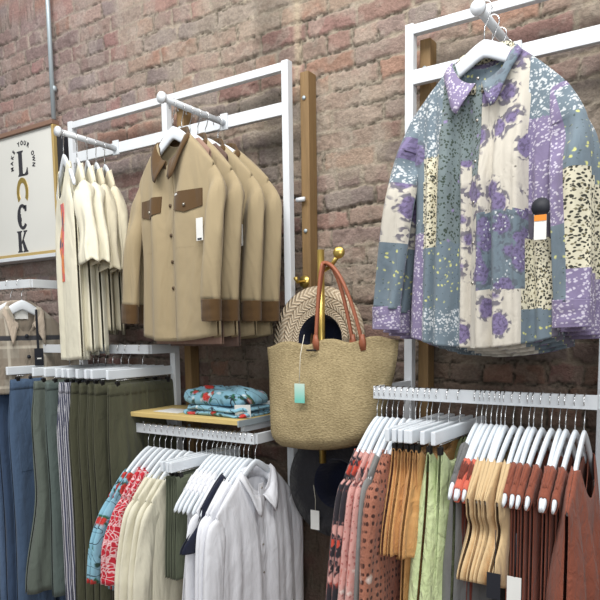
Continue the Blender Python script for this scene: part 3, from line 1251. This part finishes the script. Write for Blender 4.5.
def patch_shirt():
    t = thing('patchwork_shirt')
    W = .200
    S = Shell(W, [(0, W), (.10, W), (.4, W - .012), (1, W + .004)], .735, .078, .10, .03, .034, .008, .034, 11, hem=.030, ns=91, nt=120, freq=(2, 4, 7, 11))
    S.build('body', 'patchwork', t, patch=patch_body)
    for s in (-1, 1):
        path = [(s * (W - .02), .003, hz(W) - .004), (s * (W + .012), 0, hz(W) - .09), (s * (W + .028), -.026, -.36), (s * (W + (.044 if s > 0 else .066)), -.034, -.655)]
        sleeve(t, 'patchwork', path, [.026, .043, .047, .043], [.012, .022, .026, .024], seed=5 + s, amp=.009, sub=30, n=44, patch=patch_sleeve_r if s > 0 else patch_sleeve_l)
        e = path[-1]
        sleeve(t, 'patchwork', [(e[0], e[1], e[2] + .004), (e[0], e[1], e[2] - .03), (e[0] + s * .001, e[1], e[2] - .06)], [.046, .045, .045], [.025, .024, .024], name='cuff', amp=.001, patch=lambda a, t: 4)
    cc = collar(t, 'patchwork', .076, .026, .09, fall=.060, tip=.010, spread=.034, open_=.10)
    at = cc.data.attributes.new('patch', 'FLOAT', 'FACE')
    nf_ = len(cc.data.polygons)
    at.data.foreach_set('value', [(0.0 if (i // 40) < 2 or 22 < (i % 40) < 28 else (7.0 if (i % 40) > 27 else 4.0)) for i in range(nf_)])
    pl = S.slab('placket', 'patchwork', t, rect(-.017, .010, -.12, -.765), 4, 60, .001, .002)
    at = pl.data.attributes.new('patch', 'FLOAT', 'FACE')
    at.data.foreach_set('value', [2.0 if (i // 4) % 60 < 20 else 3.0 for i in range(len(pl.data.polygons))])
    for z in (-.10, -.2, -.3, -.4, -.5, -.6):
        S.button('snap', t, -.003, z, .004, .0035)
    return t


def shirt(name, mat, L=.66, W=.205, seed=2, D=.013, A=.006, sleeves='long', col=True, hem=.02, D0=.008, btn=False, flare=.02, sb=.011, amp=.002, slen=None, neck=.075, zs=None, flS=.0):
    """a shirt hung with its side to the viewer"""
    t = thing(name)
    S = Shell(W, [(0, W), (.15, W + .004), (1, W + flare)], L, neck, .08, .012, D, D0, A, seed, hem=hem, ns=31, nt=30)
    S.build('body', mat, t)
    le = {'long': .56, 'short': .24, 'three': .42}.get(sleeves, 0)
    if slen:
        le = slen
    if le:
        for s in (-1, 1):
            sleeve(t, mat, [(s * (W - .025), .002, hz(W) - .01), (s * (W + .008), 0, hz(W) - .06), (s * (W + .022 + flS * .6), 0, hz(W) - le * .55), (s * (W + .018 + flS), 0, hz(W) - le)],
                   [.024, .042, .044, .042], [.008, sb, sb + .002, sb], seed=seed * 3 + s, amp=amp, n=16, sub=6)
    if col:
        collar(t, mat, .072, .024, .085, zs=-.036 if zs is None else zs, fall=.046, tip=.012)
    if btn:
        S.slab('placket', mat, t, rect(-.016, .016, -.085, -L), 3, 24, .001, .002)
        for z in (-.1, -.2, -.3, -.4):
            S.button('snap', t, 0, z, .004, .0035)
    return t


def tee(name, mat, L=.62, W=.20, seed=4, D=.014, slen=.2, flareS=.05, A=.007, flare=.02, sb=.014):
    t = thing(name)
    S = Shell(W, [(0, W), (.15, W + .004), (1, W + flare)], L, .085, .07, .014, D, .008, A, seed, ns=41, nt=30, freq=(3, 6, 9), hemfn=lambda q: .012 * math.sin(9 * q))
    S.build('body', mat, t)
    for s in (-1, 1):
        sleeve(t, mat, [(s * (W - .025), .002, hz(W) - .008), (s * (W + .012), 0, hz(W) - .05), (s * (W + .035), 0, hz(W) - slen * .6), (s * (W + .045), 0, hz(W) - slen)],
               [.020, .038, .050 + flareS * .25, .055 + flareS * .5], [.008, sb, sb + .004, sb + .008], seed=seed * 3 + s, amp=.008, n=48, sub=8, ruffle=.011)
    return t


def strappy(name, mat, strap=None, L=.7, W=.115, Wb=.15, seed=6, D=.011, A=.006, waist=None, hem=0.0, neck=.085, W0=None, flare=None, hemfn=None, straps=True):
    """narrow top whose straps wrap the hanger arms"""
    t = thing(name)
    W0 = W0 or W
    pr = [(0, W0), (.12, W), (1, Wb)]
    if waist:
        pr = [(0, W0), (waist[0] * .5, W), (waist[0], waist[1]), (1, Wb)]
    S = Shell(W0, pr, L, neck, .10, .06, D, .0085, A, seed, hem=hem, ns=27, nt=32, hemfn=hemfn)
    S.build('body', mat, t)
    for s in ((-1, 1) if straps else ()):
        u1 = s * (W0 - .016)
        b = MB()
        rows = []
        for i in range(9):
            u = u1 + s * (-.034 + .068 * i / 8 if name != 'tan_halter_top' else -.07 + .09 * i / 8)
            zc = hz(u) - .0155
            rows.append([(u, .0095 * (1 + .12 * math.sin(i * 2.1 + k)) * math.cos(2 * PI * k / 12), zc + NECK + .0195 * math.sin(2 * PI * k / 12)) for k in range(12)])
        b.grid(rows, close_u=True)
        b.build('strap', strap or mat, t, solid=.001)
    return t


def pants(name, mat, L=.95, W=.17, Wh=.19, Wb=.20, D=.020, A=.006, seed=8, legs=.28, band=True, pocket=False):
    t = thing(name)
    S = Shell(W, [(0, W), (.2, Wh), (.5, Wh * .98), (1, Wb)], L, 0, 0, 0, D, .007, A, seed, straight=True, legs=legs, ns=40, nt=34, freq=(3, 5, 8))
    o = S.build('body', mat, t)
    o.location.z = -.062
    if band:
        for front in (True, False):
            b = MB()
            g = [[(lambda p: (p[0], p[1] + (-.002 if front else .002), p[2] + NECK))(S.pt(-1 + 2 * j / 24, .002 + .038 * i / 3, front)) for j in range(25)] for i in range(4)]
            b.grid(g, flip=not front)
            w = b.build('waistband', mat, t, solid=.0025)
            w.location.z = -.062
    if pocket:
        for s in (-1, 1):
            w = S.slab('pocket', mat, t, rect(s * .10 - .06, s * .10 + .06, -.24, -.40), 6, 8, .001, .003)
            w.location.z = -.062
    return t


def skirt(name, mat, L=.6, W=.15, Wb=.2, D=.016, A=.010, seed=9, hem=0.0, freq=(4, 7, 11), prof=None, hemfn=None, peak=0.0):
    t = thing(name)
    S = Shell(W, prof or [(0, W), (1, Wb)], L, 0, 0, 0, D, .007, A, seed, straight=True, ns=41, nt=34, freq=freq, hem=hem, hemfn=hemfn)
    S.peak = peak
    o = S.build('body', mat, t)
    o.location.z = -.062
    return t


PROTO_USED = set()


def place(proto, loc, rz, label, cat, group=None, jitter=0.0):
    if proto.name not in PROTO_USED:
        o = proto
        PROTO_USED.add(proto.name)
    else:
        o = copy_tree(proto)
    o.location = loc
    o.rotation_euler = (0, 0, rz + jitter)
    if label:
        o['label'] = label
        o['category'] = cat
    if group:
        o['group'] = group
    elif 'group' in o:
        del o['group']
    return o


def hlabel(label, clip):
    w = (('white clip hanger of the ' if clip else 'white hanger of the ') + label).split()
    return ' '.join(w) if len(w) <= 16 else ' '.join(w[:16])


# base names for the hanger group
def hang(proto, loc, rz, label, cat, group=None, clip=False, hgroup=None, jit=0.0):
    # every garment and its hanger share one hook point
    wide = hgroup == HGR and proto not in (T1, T2)
    g = place(proto, loc, rz, label, cat, group, jit)
    h = place(CH if clip else (HN if proto in (PK, MR) else (HB if wide else HG)), loc, rz, hlabel(label, clip), 'hanger', hgroup, jit)
    if clip:
        h['category'] = 'hanger'
    return g


# ------------------------------------------------------------------ build the prototypes
J1 = jacket('shirt_jacket', 'tan', 'brown')
PK = strappy('tunic', 'pinkbrown', L=.745, W=.15, Wb=.19, seed=15, D=.026, W0=.150, straps=False)
MR = strappy('tunic', 'maroonbrown', L=.755, W=.15, Wb=.19, seed=16, D=.026, W0=.150, straps=False)
PS = patch_shirt()

TANK = thing('tank_top')
St = Shell(.125, [(0, .125), (.08, .118), (.22, .165), (.35, .17), (1, .175)], .80, .090, .13, .05, .028, .008, .018, 21, ns=41, nt=50, freq=(2, 4, 6), hem=.01)
St.build('body', 'ivory', TANK)
St.slab('print', 'graphic', TANK, lambda a, b: (.035 + (a - .5) * (.04 + .08 * math.sin(PI * b)), -.20 - .30 * b), 10, 16, .0030, .0005)
T1 = tee('ruffle_sleeve_top', 'ivory', L=.78, W=.17, seed=22, D=.032, slen=.32, flareS=.10, A=.018, flare=.03, sb=.03)
T2 = tee('tee_shirt', 'cream', L=.70, W=.17, seed=23, D=.026, slen=.34, flareS=.06, A=.016, flare=.03, sb=.026)

SHK = thing('plaid_shacket')
Ss = Shell(.215, [(0, .215), (1, .225)], .40, .062, .12, .04, .030, .009, .009, 31, hem=.01)
Ss.build('body', 'plaid', SHK, solid=.003)
for s in (-1, 1):
    sleeve(SHK, 'plaid', [(s * .20, .003, hz(.225) - .01), (s * .222, 0, hz(.225) - .07), (s * .236, 0, -.28), (s * .236, 0, -.385)], [.03, .05, .048, .042], [.014, .026, .028, .026], seed=32 + s, amp=.003, solid=.003)
collar(SHK, 'plush', .070, .028, .095, fall=.085, tip=.012, spread=.030, open_=.45, stand=.032)
Ss.slab('placket', 'plaid', SHK, rect(-.018, .018, -.14, -.40), 3, 24, .002, .003)
for z in (-.16, -.25, -.34):
    Ss.button('black_tag', SHK, 0, z, .0085, .008)
MB().box(-.030, .030, .014, .017, -.085 + NECK, -.045 + NECK).build('neck_label', 'paper', SHK, smooth=False)
box('tag_ribbon', .034, .044, -.050, -.048, -.22 + NECK, -.045 + NECK, 'black_tag', SHK, 0)
box('hang_tag', .020, .060, -.052, -.050, -.29 + NECK, -.215 + NECK, 'black_tag', SHK, 0)
box('tag_print', .030, .050, -.0526, -.052, -.262 + NECK, -.256 + NECK, 'paper', SHK, 0)

# side-hung clothes
TF = shirt('floral_shirt', 'teal_floral', L=.50, W=.205, seed=41, sleeves='short', slen=.29, neck=.125, col=False, flS=.06, amp=.004)
RV = shirt('red_print_shirt', 'red_vine', L=.52, W=.200, seed=42, sleeves='short', slen=.29, neck=.11, col=False, flS=.055, amp=.005)
CT = shirt('cream_blouse', 'ivory', L=.62, W=.20, seed=43, sleeves='three', neck=.13, col=False, flS=.045, amp=.005)
OS = skirt('olive_shorts', 'olive2', L=.36, W=.16, Wb=.18, seed=44, A=.006)
WC = strappy('white_camisole', 'white', L=.6, W=.13, Wb=.18, seed=45, neck=.105)
NC = shirt('navy_top', 'navy', L=.27, W=.195, seed=46, sleeves='none', col=False, flare=.10, neck=.09, D=.02)
WS = shirt('white_shirt', 'white', L=.72, W=.205, seed=47, sleeves='long', btn=False, neck=.11, col=False)
WL = shirt('collared_shirt', 'white', L=.72, W=.210, seed=48, D=.034, A=.022, sleeves='long', btn=True, sb=.020, amp=.004, zs=-.058)

DF = shirt('black_floral_dress', 'dark_floral', L=.85, W=.20, seed=51, sleeves='long', neck=.135, col=False, flS=.06)
PF = shirt('pink_floral_dress', 'pink_floral', L=.85, W=.20, seed=52, sleeves='long', neck=.135, col=False, flS=.055)
GK = shirt('grey_knit_top', 'greyknit', L=.8, W=.19, seed=53, sleeves='long', col=False, neck=.14, flS=.03)
CR = shirt('pointelle_cardigan', 'crochet', L=.85, W=.200, seed=54, sleeves='long', D=.018, sb=.016, neck=.13, col=False, flS=.03, amp=.004)
OR = skirt('orange_skirt', 'orange', L=.31, W=.145, Wb=.215, seed=55, D=.024, A=.030, hemfn=lambda s: .03 * math.sin(5 * s), peak=.035)
OR2 = skirt('orange_skirt', 'orange', L=.80, W=.145, Wb=.19, seed=65, D=.018, A=.016, peak=.035)
GR = skirt('pale_green_skirt', 'green', L=.60, W=.145, Wb=.23, seed=56, D=.075, A=.035, peak=.06, freq=(2, 3, 5))
GR2 = skirt('pale_green_skirt', 'green', L=.50, W=.14, Wb=.18, seed=67, D=.03, A=.02, peak=.04)
GP = strappy('grey_jumpsuit', 'grey', L=.85, W=.16, Wb=.20, seed=57, D=.060, A=.040)
CO = strappy('coral_strap_dress', 'darkrust', 'coral', L=.8, W=.15, Wb=.16, seed=58, D=.012, W0=.172, neck=.135)
TN = strappy('tan_halter_top', 'tanlight', L=.345, W=.205, Wb=.265, seed=59, D=.020, A=.014, waist=(.42, .185), W0=.212, hem=.06, neck=.12, straps=False)
RS = strappy('rust_strap_dress', 'rust', L=.80, W=.15, Wb=.15, seed=60, D=.012, A=.010, W0=.17, neck=.125)
RL = strappy('rust_wrap_dress', 'rust', L=.80, W=.205, Wb=.21, seed=61, D=.045, A=.040, W0=.212, straps=False, neck=.12)

J_L = pants('denim_jeans', 'denim1', L=1.12, A=.012, D=.026, seed=71)
J_M = pants('denim_jeans', 'denim2', L=1.12, A=.012, D=.026, seed=72)
J_D = pants('denim_jeans', 'denim3', L=1.12, A=.012, D=.026, seed=73, pocket=True)
GG = pants('wide_leg_trousers', 'greygreen', L=.88, W=.18, Wh=.20, Wb=.27, D=.045, A=.018, seed=74, pocket=True)
TG = pants('drawstring_trousers', 'tealgrey', L=.90, W=.18, Wb=.2, D=.026, seed=75)
ST = pants('striped_trousers', 'stripes', L=1.1, Wb=.19, seed=76, A=.009)
OL = pants('olive_trousers', 'olive', L=1.1, seed=77, A=.016)
OW = pants('olive_trousers', 'olive', L=1.1, W=.18, Wb=.21, seed=78, D=.028, A=.02)
index_children()

# ------------------------------------------------------------------ hang everything
ORD = ['first', 'second', 'third', 'fourth', 'fifth', 'sixth', 'seventh', 'eighth', 'ninth']

HGR = 'white hangers on the rails and rods'

# tan jackets on the left frame's second rod
zr = 2.382
for i, (y, rz) in enumerate(((-.375, -.18), (-.29, -.16), (-.210, -.03), (-.14, .10))):
    hang(J1, (-1.654, y, zr), rz, ['front tan jacket with brown collar, pocket flaps and a white price tag', 'tan brown-collared jacket just behind the front one', 'third tan brown-collared jacket along the rod', 'rearmost tan brown-collared jacket, nearest the brick wall'][i],
         'jacket', 'tan jackets on the rod', hgroup=HGR)
hang(PK, (-1.654, -.332, zr), -.17, 'dusty pink brown top whose hem shows below the tan jackets', 'top', hgroup=HGR)
hang(MR, (-1.654, -.250, zr), -.13, 'dark brown top behind the dusty pink hem under the tan jackets', 'top', hgroup=HGR)

# cream tops on the left rod
a0 = math.radians(-27)
a1 = math.radians(-31)
hang(TANK, (-2.251, -.368, zr), a0, 'ivory tank top with an orange graphic print at the front of the rod', 'top', hgroup=HGR)
hang(T1, (-2.251, -.305, zr), a1, 'ivory ruffle-sleeved top just behind the printed tank top', 'top', 'ivory ruffle tops', hgroup=HGR)
hang(T1, (-2.251, -.255, zr), a1, 'second ivory ruffle-sleeved top on the left rod', 'top', 'ivory ruffle tops', hgroup=HGR)
hang(T2, (-2.251, -.21, zr), a1, 'cream short-sleeved top fourth along the left rod', 'top', 'cream tops', hgroup=HGR)
hang(T2, (-2.251, -.165, zr), a1 * .95, 'cream short-sleeved top nearest the wall on the left rod', 'top', 'cream tops', hgroup=HGR)

# patchwork shirts
for i, (y, rz) in enumerate(((-.40, -.13), (-.34, -.16), (-.28, -.09), (-.22, -.15))):
    hang(PS, (-.567, y, 2.395 - .010 * i), rz, ['lilac and blue-grey floral patchwork shirt in full view at the front', 'second floral patchwork shirt, its shoulder showing right behind the front one', 'third floral patchwork shirt behind, seen at its right sleeve', 'rearmost floral patchwork shirt, nearest the bricks'][i],
         'shirt', 'floral patchwork shirts', hgroup=HGR)
ft = thing('garment_tag', (-.405, -.462, 1.875))
MB().tube([(0, 0, 0), (0, -.0015, 0)], .022, 20).build('round_card', 'black_tag', ft)
box('price_label', -.014, .014, -.003, -.0015, -.075, -.018, 'paper', ft, 0)
box('sticker', -.014, .014, -.004, -.003, -.032, -.018, 'orange_tag', ft, 0)
tag(ft, 'round black tag with white and orange price label on the patchwork shirt', 'tag')

# plaid shackets at far left
for i, x in enumerate((-2.635, -2.715, -2.81, -2.91)):
    hang(SHK, (x, -.33, 1.830), math.radians(80 - 4 * (i % 2)), ['beige plaid shacket at the right end of its rail, with a black hang tag', 'beige plaid shacket next behind the rightmost one', 'third beige plaid shacket, mostly hidden', 'leftmost beige plaid shacket at the picture edge'][i],
         'jacket', 'beige plaid shackets', hgroup=HGR)

# right rail: hook positions read along the rail
hooks = [371.5, 377, 383, 390, 396, 403, 410.5, 417, 422, 430, 435, 443, 454, 466, 483, 488.4, 492.8, 498, 503.6, 508, 512, 520, 527.4, 535, 539.3, 547, 555.6, 563, 568.6, 577, 585]
hx = [-.890 + (p - 371.5) * (.575 / (585 - 371.5)) for p in hooks]
R90 = math.radians(90)
zr = 1.427
seq = [(DF, 'black floral dress at the left end of the right rail', 'dress', 0), (DF, 'second black floral dress from the left on the right rail', 'dress', 0),
       (PF, 'pink floral dress nearest the black floral ones', 'dress', 0), (PF, 'second pink floral dress, beside the grey knit top', 'dress', 0),
       (GK, 'plain grey knit top between pink floral and brick-brown cardigans', 'top', 0),
       (CR, 'brick-brown openwork cardigan beside the grey knit top', 'cardigan', 0), (CR, 'brick-brown openwork cardigan beside the orange skirts', 'cardigan', 0),
       (OR, 'leftmost short orange skirt on the right rail', 'skirt', 1), (OR, 'second short orange skirt from the left', 'skirt', 1),
       (OR2, 'long orange skirt between the short ones', 'skirt', 1), (OR, 'short orange skirt left of the last long one', 'skirt', 1),
       (OR2, 'long orange skirt beside the pale green skirts', 'skirt', 1),
       (GR, 'pale green crinkled skirt hanging nearest the viewer', 'skirt', 1), (GR2, 'pale green crinkled skirt partly behind the first', 'skirt', 1),
       (GP, 'dark grey draped jumpsuit between pale green skirt and coral straps', 'jumpsuit', 0),
       (CO, 'coral-strapped dark rust dress next to the grey jumpsuit', 'dress', 0), (CO, 'middle one of three coral-strapped dark rust dresses', 'dress', 0), (CO, 'coral-strapped dark rust dress next to the tan tops', 'dress', 0)]
seq += [(TN, ORD[i] + ' tan halter top from the left', 'top', 0) for i in range(5)]
seq += [(RS, ORD[i] + ' narrow rust dress from the left, right of the tan tops', 'dress', 0) for i in range(7)]
seq += [(RL, 'wide rust dress at the right end of the rail', 'dress', 0)]
rj = random.Random(5)
names = {DF: 'black floral dresses', PF: 'pink floral dresses', CR: 'brick-brown cardigans', OR: 'short orange skirts', OR2: 'long orange skirts', GR: 'pale green skirts', GR2: 'pale green skirts', CO: 'coral-strapped dresses', TN: 'tan halter tops', RS: 'narrow rust dresses'}
for x, (pr, lab, cat, clip) in zip(hx, seq):
    hang(pr, (x, -.35, zr), R90, lab, cat, names.get(pr), bool(clip), 'hangers on the right rail', rj.uniform(-.035, .035))

# middle rail under the shelf
seq = [(TF, 'blue floral shirt at the left end of the middle rail', 'shirt', 0), (TF, 'blue floral shirt beside the red printed ones', 'shirt', 0),
       (RV, 'red white-vine printed shirt beside the blue floral ones', 'shirt', 0), (RV, 'red white-vine printed shirt beside the cream blouses', 'shirt', 0),
       (CT, 'cream blouse beside the red shirts', 'blouse', 0), (CT, 'second cream blouse from the red shirts', 'blouse', 0), (CT, 'third cream blouse from the red shirts', 'blouse', 0), (CT, 'cream blouse beside the olive shorts', 'blouse', 0),
       (OS, 'leftmost pair of olive shorts on clips', 'shorts', 1), (OS, 'middle pair of olive shorts on clips', 'shorts', 1), (OS, 'olive shorts beside the white camisoles', 'shorts', 1)]
seq += [(WC, ORD[i] + ' white camisole right of the olive shorts', 'top', 0) for i in range(5)]
seq += [(WS, 'white shirt left of the navy top', 'shirt', 0), (NC, 'navy top hanging among the white shirts', 'top', 0), (WS, 'white shirt just right of the navy top', 'shirt', 0), (WS, 'white shirt behind the front white one', 'shirt', 0),
        (WL, 'white collared shirt facing out at the right end of the middle rail', 'shirt', 0)]
names = {TF: 'blue floral shirts', RV: 'red printed shirts', CT: 'cream blouses', OS: 'olive shorts', WC: 'white camisoles', WS: 'white shirts'}
MX = [-1.892 + .0305 * i for i in range(8)] + [-1.642, -1.617, -1.594] + [-1.566 + .0205 * i for i in range(9)] + [-1.372]
for i, (pr, lab, cat, clip) in enumerate(seq):
    x = MX[i]
    hang(pr, (x, -.32, 1.245), R90, lab, cat, names.get(pr), bool(clip), 'hangers on the middle rail', rj.uniform(-.03, .03))

# left rail of trousers
seq = [(J_L, 'pale blue jeans at the left end of the trouser rail', 'jeans'), (J_M, 'dark blue jeans second along the trouser rail', 'jeans'), (J_D, 'mid blue jeans beside the grey-green wide-leg trousers', 'jeans'),
       (GG, 'grey-green wide-leg trousers with patch pockets', 'trousers'), (TG, 'teal-grey trousers beside the striped ones', 'trousers'),
       (ST, 'navy and white striped trousers, left pair', 'trousers'), (ST, 'navy and white striped trousers beside the olive ones', 'trousers')]
seq += [(OL, ORD[i] + ' narrow olive trousers from the striped ones', 'trousers') for i in range(4)]
seq += [(OW, 'olive trousers at the right end, next to the wooden shelf', 'trousers')]
names = {ST: 'striped trousers', OL: 'narrow olive trousers', J_L: 'blue jeans', J_M: 'blue jeans', J_D: 'blue jeans'}
for i, (pr, lab, cat) in enumerate(seq):
    x = [-2.74, -2.68, -2.60, -2.42, -2.345, -2.265, -2.235, -2.19, -2.145, -2.095, -2.05, -1.97][i]
    hang(pr, (x, -.26, 1.547), R90, lab, cat, names.get(pr), True, 'clip hangers on the trouser rail', rj.uniform(-.03, .03))

# ------------------------------------------------------------------ brass pole, hats and tote bag
bp = thing('brass_hook_pole', (-1.205, -.15, 1.13))
MB().tube([(0, 0, 0), (0, 0, .735)], .0125, 16).build('pole', 'brass', bp)
MB().tube([(0, -.004, .655), (.030, -.05, .655), (.090, -.085, .668), (.125, -.095, .70)], [.007, .007, .007, .007], 10).build('bag_hook', 'brass', bp)
MB().tube([(.128, -.097, .708), (.129, -.100, .708)], [.019, .018], 20).build('hook_disc', 'brass', bp)
MB().tube([(0, .004, .05), (0, .14, .05)], .008, 10).build('wall_mount', 'brass', bp)
tag(bp, 'upright brass pole with a hook, holding the tote bag by its handles', 'pole')


def hat(name, felt, inner, R0, loc, rot, label, droop=.02):
    t = thing(name, loc)
    t.rotation_euler = rot
    prof = [(.0, .105), (.045, .107), (.070, .098), (.082, .06), (.088, 0.0), (.093, -.002), (R0 * .75, -droop * .3), (R0, -droop), (R0 + .002, -droop - .004), (R0 * .75, -droop * .3 - .006), (.09, -.008), (.084, 0), (.078, .06), (.066, .092), (.04, .10), (0, .10)]
    MB().lathe(prof[:10] + prof[10:11], 48).build('brim_and_crown', felt, t)
    MB().lathe(prof[10:], 36).build('lining', inner, t)
    tag(t, label, 'hat')
    return t


hs = hat('straw_hat', 'hat_straw', 'navy_felt', .185, (-1.235, -.105, 1.56), (math.radians(-94), math.radians(4), 0), 'natural woven straw hat hanging behind the tote bag')
hk = thing('brass_wall_hook', (-1.335, -.052, 1.77))
MB().tube([(0, 0, 0), (0, -.05, -.004), (0, -.06, .012)], [.006, .006, .008], 10).build('peg', 'brass', hk)
MB().tube([(0, 0, 0), (0, -.004, 0)], .022, 18).build('plate', 'brass', hk)
tag(hk, 'small brass hook plate on the dark wooden batten above the straw hat', 'hook')
bh = hat('felt_hat', 'black_felt', 'navy_felt', .185, (-1.165, -.12, 1.055), (math.radians(-94), 0, 0), 'large black felt hat hanging below the tote bag')
tg = thing('hat_tag', (-1.245, -.150, 1.045))
MB().tube([(0, 0, 0), (.01, -.004, -.05), (.008, -.002, -.09)], .001, 5).build('string', 'string', tg)
box('card', -.010, .026, -.006, -.004, -.16, -.09, 'paper', tg, 0)
tag(tg, 'small grey paper tag dangling on a string from the black hat', 'tag')

bag = thing('straw_tote_bag', (-1.103, -.27, 1.19))
BW, BH = .245, .372


def bag_pt(s, t, front):
    # t 0 top .. 1 bottom
    w = BW * (1 - .12 * t ** 1.3) if s < 0 else BW * (1 - .34 * t ** 1.6)
    if t > .82:
        w *= max(.0, 1 - ((t - .82) / .18) ** 2.5 * .16)
    u = s * w - .010 * t ** 2
    top = BH + .008 * math.cos(3 * PI * s) - .004 + .012 * s
    bot = -.006 + .016 * s * s + .018 * (s + 1)
    z = top + (bot - top) * t
    dep = (.012 + .055 * math.sin(min(1, t * 1.15) * PI / 2) ** 1.2) * max(0, 1 - abs(s) ** 3.5) ** .5
    if t > .86:
        dep *= max(0, 1 - ((t - .86) / .14) ** 2) ** .5
    dep += .006 * math.sin(5 * s + 3 * t) * min(1, t * 3) * (1 - abs(s) ** 4) * (1 - t)
    return u, (-dep if front else dep), z


b = MB()
for front in (True, False):
    g = [[bag_pt(-1 + 2 * j / 48, i / 40, front) for j in range(49)] for i in range(41)]
    b.grid(g, flip=not front)
b.build('bag_body', 'bag_straw', bag, solid=.004)


def handle(x0, x1, y, apex):
    z0 = BH - .012
    ax, ay, az = apex
    pts = []
    for i in range(25):
        k = i / 24
        if k < .5:
            q = k * 2
            u = x0 + (ax - x0) * q ** 1.1
        else:
            q = (1 - k) * 2
            u = x1 + (ax - x1) * q ** 1.1
        zz = z0 + (az - z0) * math.sin(min(1, q) * PI / 2) ** .95
        pts.append((u, y + (ay - y) * q, zz))
    h = MB().tube(pts, .0062, 10).build('handle', 'leather', bag)
    for x in (x0, x1):
        MB().tube([(x, y, z0 + .03), (x, y - .0, z0 + .005), (x + .004, y, z0 - .02)], [.007, .013, .010], 10, ell=.5).build('handle_tab', 'leather', bag)


handle(-.040, .130, -.017, (-.030, .020, .620))
handle(-.060, .078, .016, (-.028, .032, .618))
box('name_plate', -.068, -.030, -.032, -.028, BH - .035, BH - .029, 'dark_metal', bag)
ti = thing('bag_tag', (-1.168, -.345, 1.425))
MB().tube([(0, .03, .155), (0, .006, .09), (-.003, .001, 0)], .0012, 5).build('string', 'string', ti)
mt = MB().box(-.020, .018, -.001, .001, -.062, 0).build('card', 'mint_tag', ti, smooth=False)
tag(ti, 'mint green swing tag on white string in front of the straw tote bag', 'tag')
tag(bag, 'straw tote bag with brown leather handles hanging from the brass pole', 'bag')

# ------------------------------------------------------------------ folded shirts and cards on the shelf


def folded(z0, w, d, h, seed, name='folded_shirt'):
    r = random.Random(seed)
    ph = [r.uniform(0, 6.28) for _ in range(8)]
    rows = []
    n = 56
    for i, (k, zz) in enumerate(((.0, 0), (.9, 0), (1.0, .15), (1.03, .4), (1.0, .7), (.93, .92), (.75, 1.0), (.5, 1.06), (.25, 1.1), (.02, 1.1))):
        row = []
        for j in range(n):
            a = 2 * PI * j / n
            cx_, sx_ = math.cos(a), math.sin(a)
            ex = .35
            x = w * math.copysign(abs(cx_) ** ex, cx_) * k
            y = d * math.copysign(abs(sx_) ** ex, sx_) * k
            rr = 1 + .05 * math.sin(3 * a + ph[0]) + .03 * math.sin(7 * a + ph[1])
            zq = h * zz * (1 + .22 * math.sin(9 * x / w * .6 + ph[2]) * math.cos(4 * y / d * .7 + ph[3])) + (.004 * math.sin(6 * a + ph[4]) if zz > .1 else 0)
            row.append((x * rr, y * rr, max(0, zq)))
        rows.append(row)
    b = MB()
    b.grid(rows, [[(p[0] + seed, p[1] + p[2]) for p in r_] for r_ in rows], close_u=True)
    return b


zb = 1.2905
for i, (h, w, d, dx, lab) in enumerate(((.016, .150, .100, .0, 'folded blue floral shirt at the bottom of the stack'), (.016, .145, .098, .006, 'folded blue floral shirt in the middle of the stack'), (.052, .138, .092, -.004, 'folded blue floral shirt on top of the stack'))):
    t = thing('folded_shirt', (-1.575 + dx, -.215, zb))
    folded(0, w, d, h, 5 + i).build('body', 'teal_floral', t)
    tag(t, lab, 'shirt', 'folded blue floral shirts')
    zb += h * 1.15 + .001
cd = MB()
cd.box(-.075, .055, -.055, .05, 0, .001)
c0 = cd.build('paper_card', 'paper', smooth=False)
c0.location = (-1.80, -.25, 1.2905)
tag(c0, 'flat printed paper card lying on the shelf left of the folded shirts', 'card')
for i, (x, y, rz, lab) in enumerate(((-1.445, -.29, .5, 'white price card hanging over the right end of the wooden shelf'), (-1.46, -.16, .9, 'grey card standing behind the folded shirts at the right'))):
    c = MB().box(-.028, .028, -.001, .001, -.01 + .012, .05).build('price_card', 'paper', smooth=False)
    c.location = (x, y, 1.289)
    c.rotation_euler = (.25, 0, rz)
    tag(c, lab, 'card')

for x, y, mt_, lab in ((-.452, -.62, 'black_tag', 'black swing tag dangling below the tan halter tops'), (-.405, -.62, 'paper', 'white swing tag dangling below the tan halter tops')):
    t = thing('swing_tag', (x, y, 1.03))
    MB().tube([(0, 0, 0), (.002, .004, .05), (0, .01, .10)], .0012, 5).build('tag_ribbon', 'black_tag', t)
    box('card', -.016, .016, -.001, .001, -.062, 0, mt_, t, 0)
    tag(t, lab, 'tag')
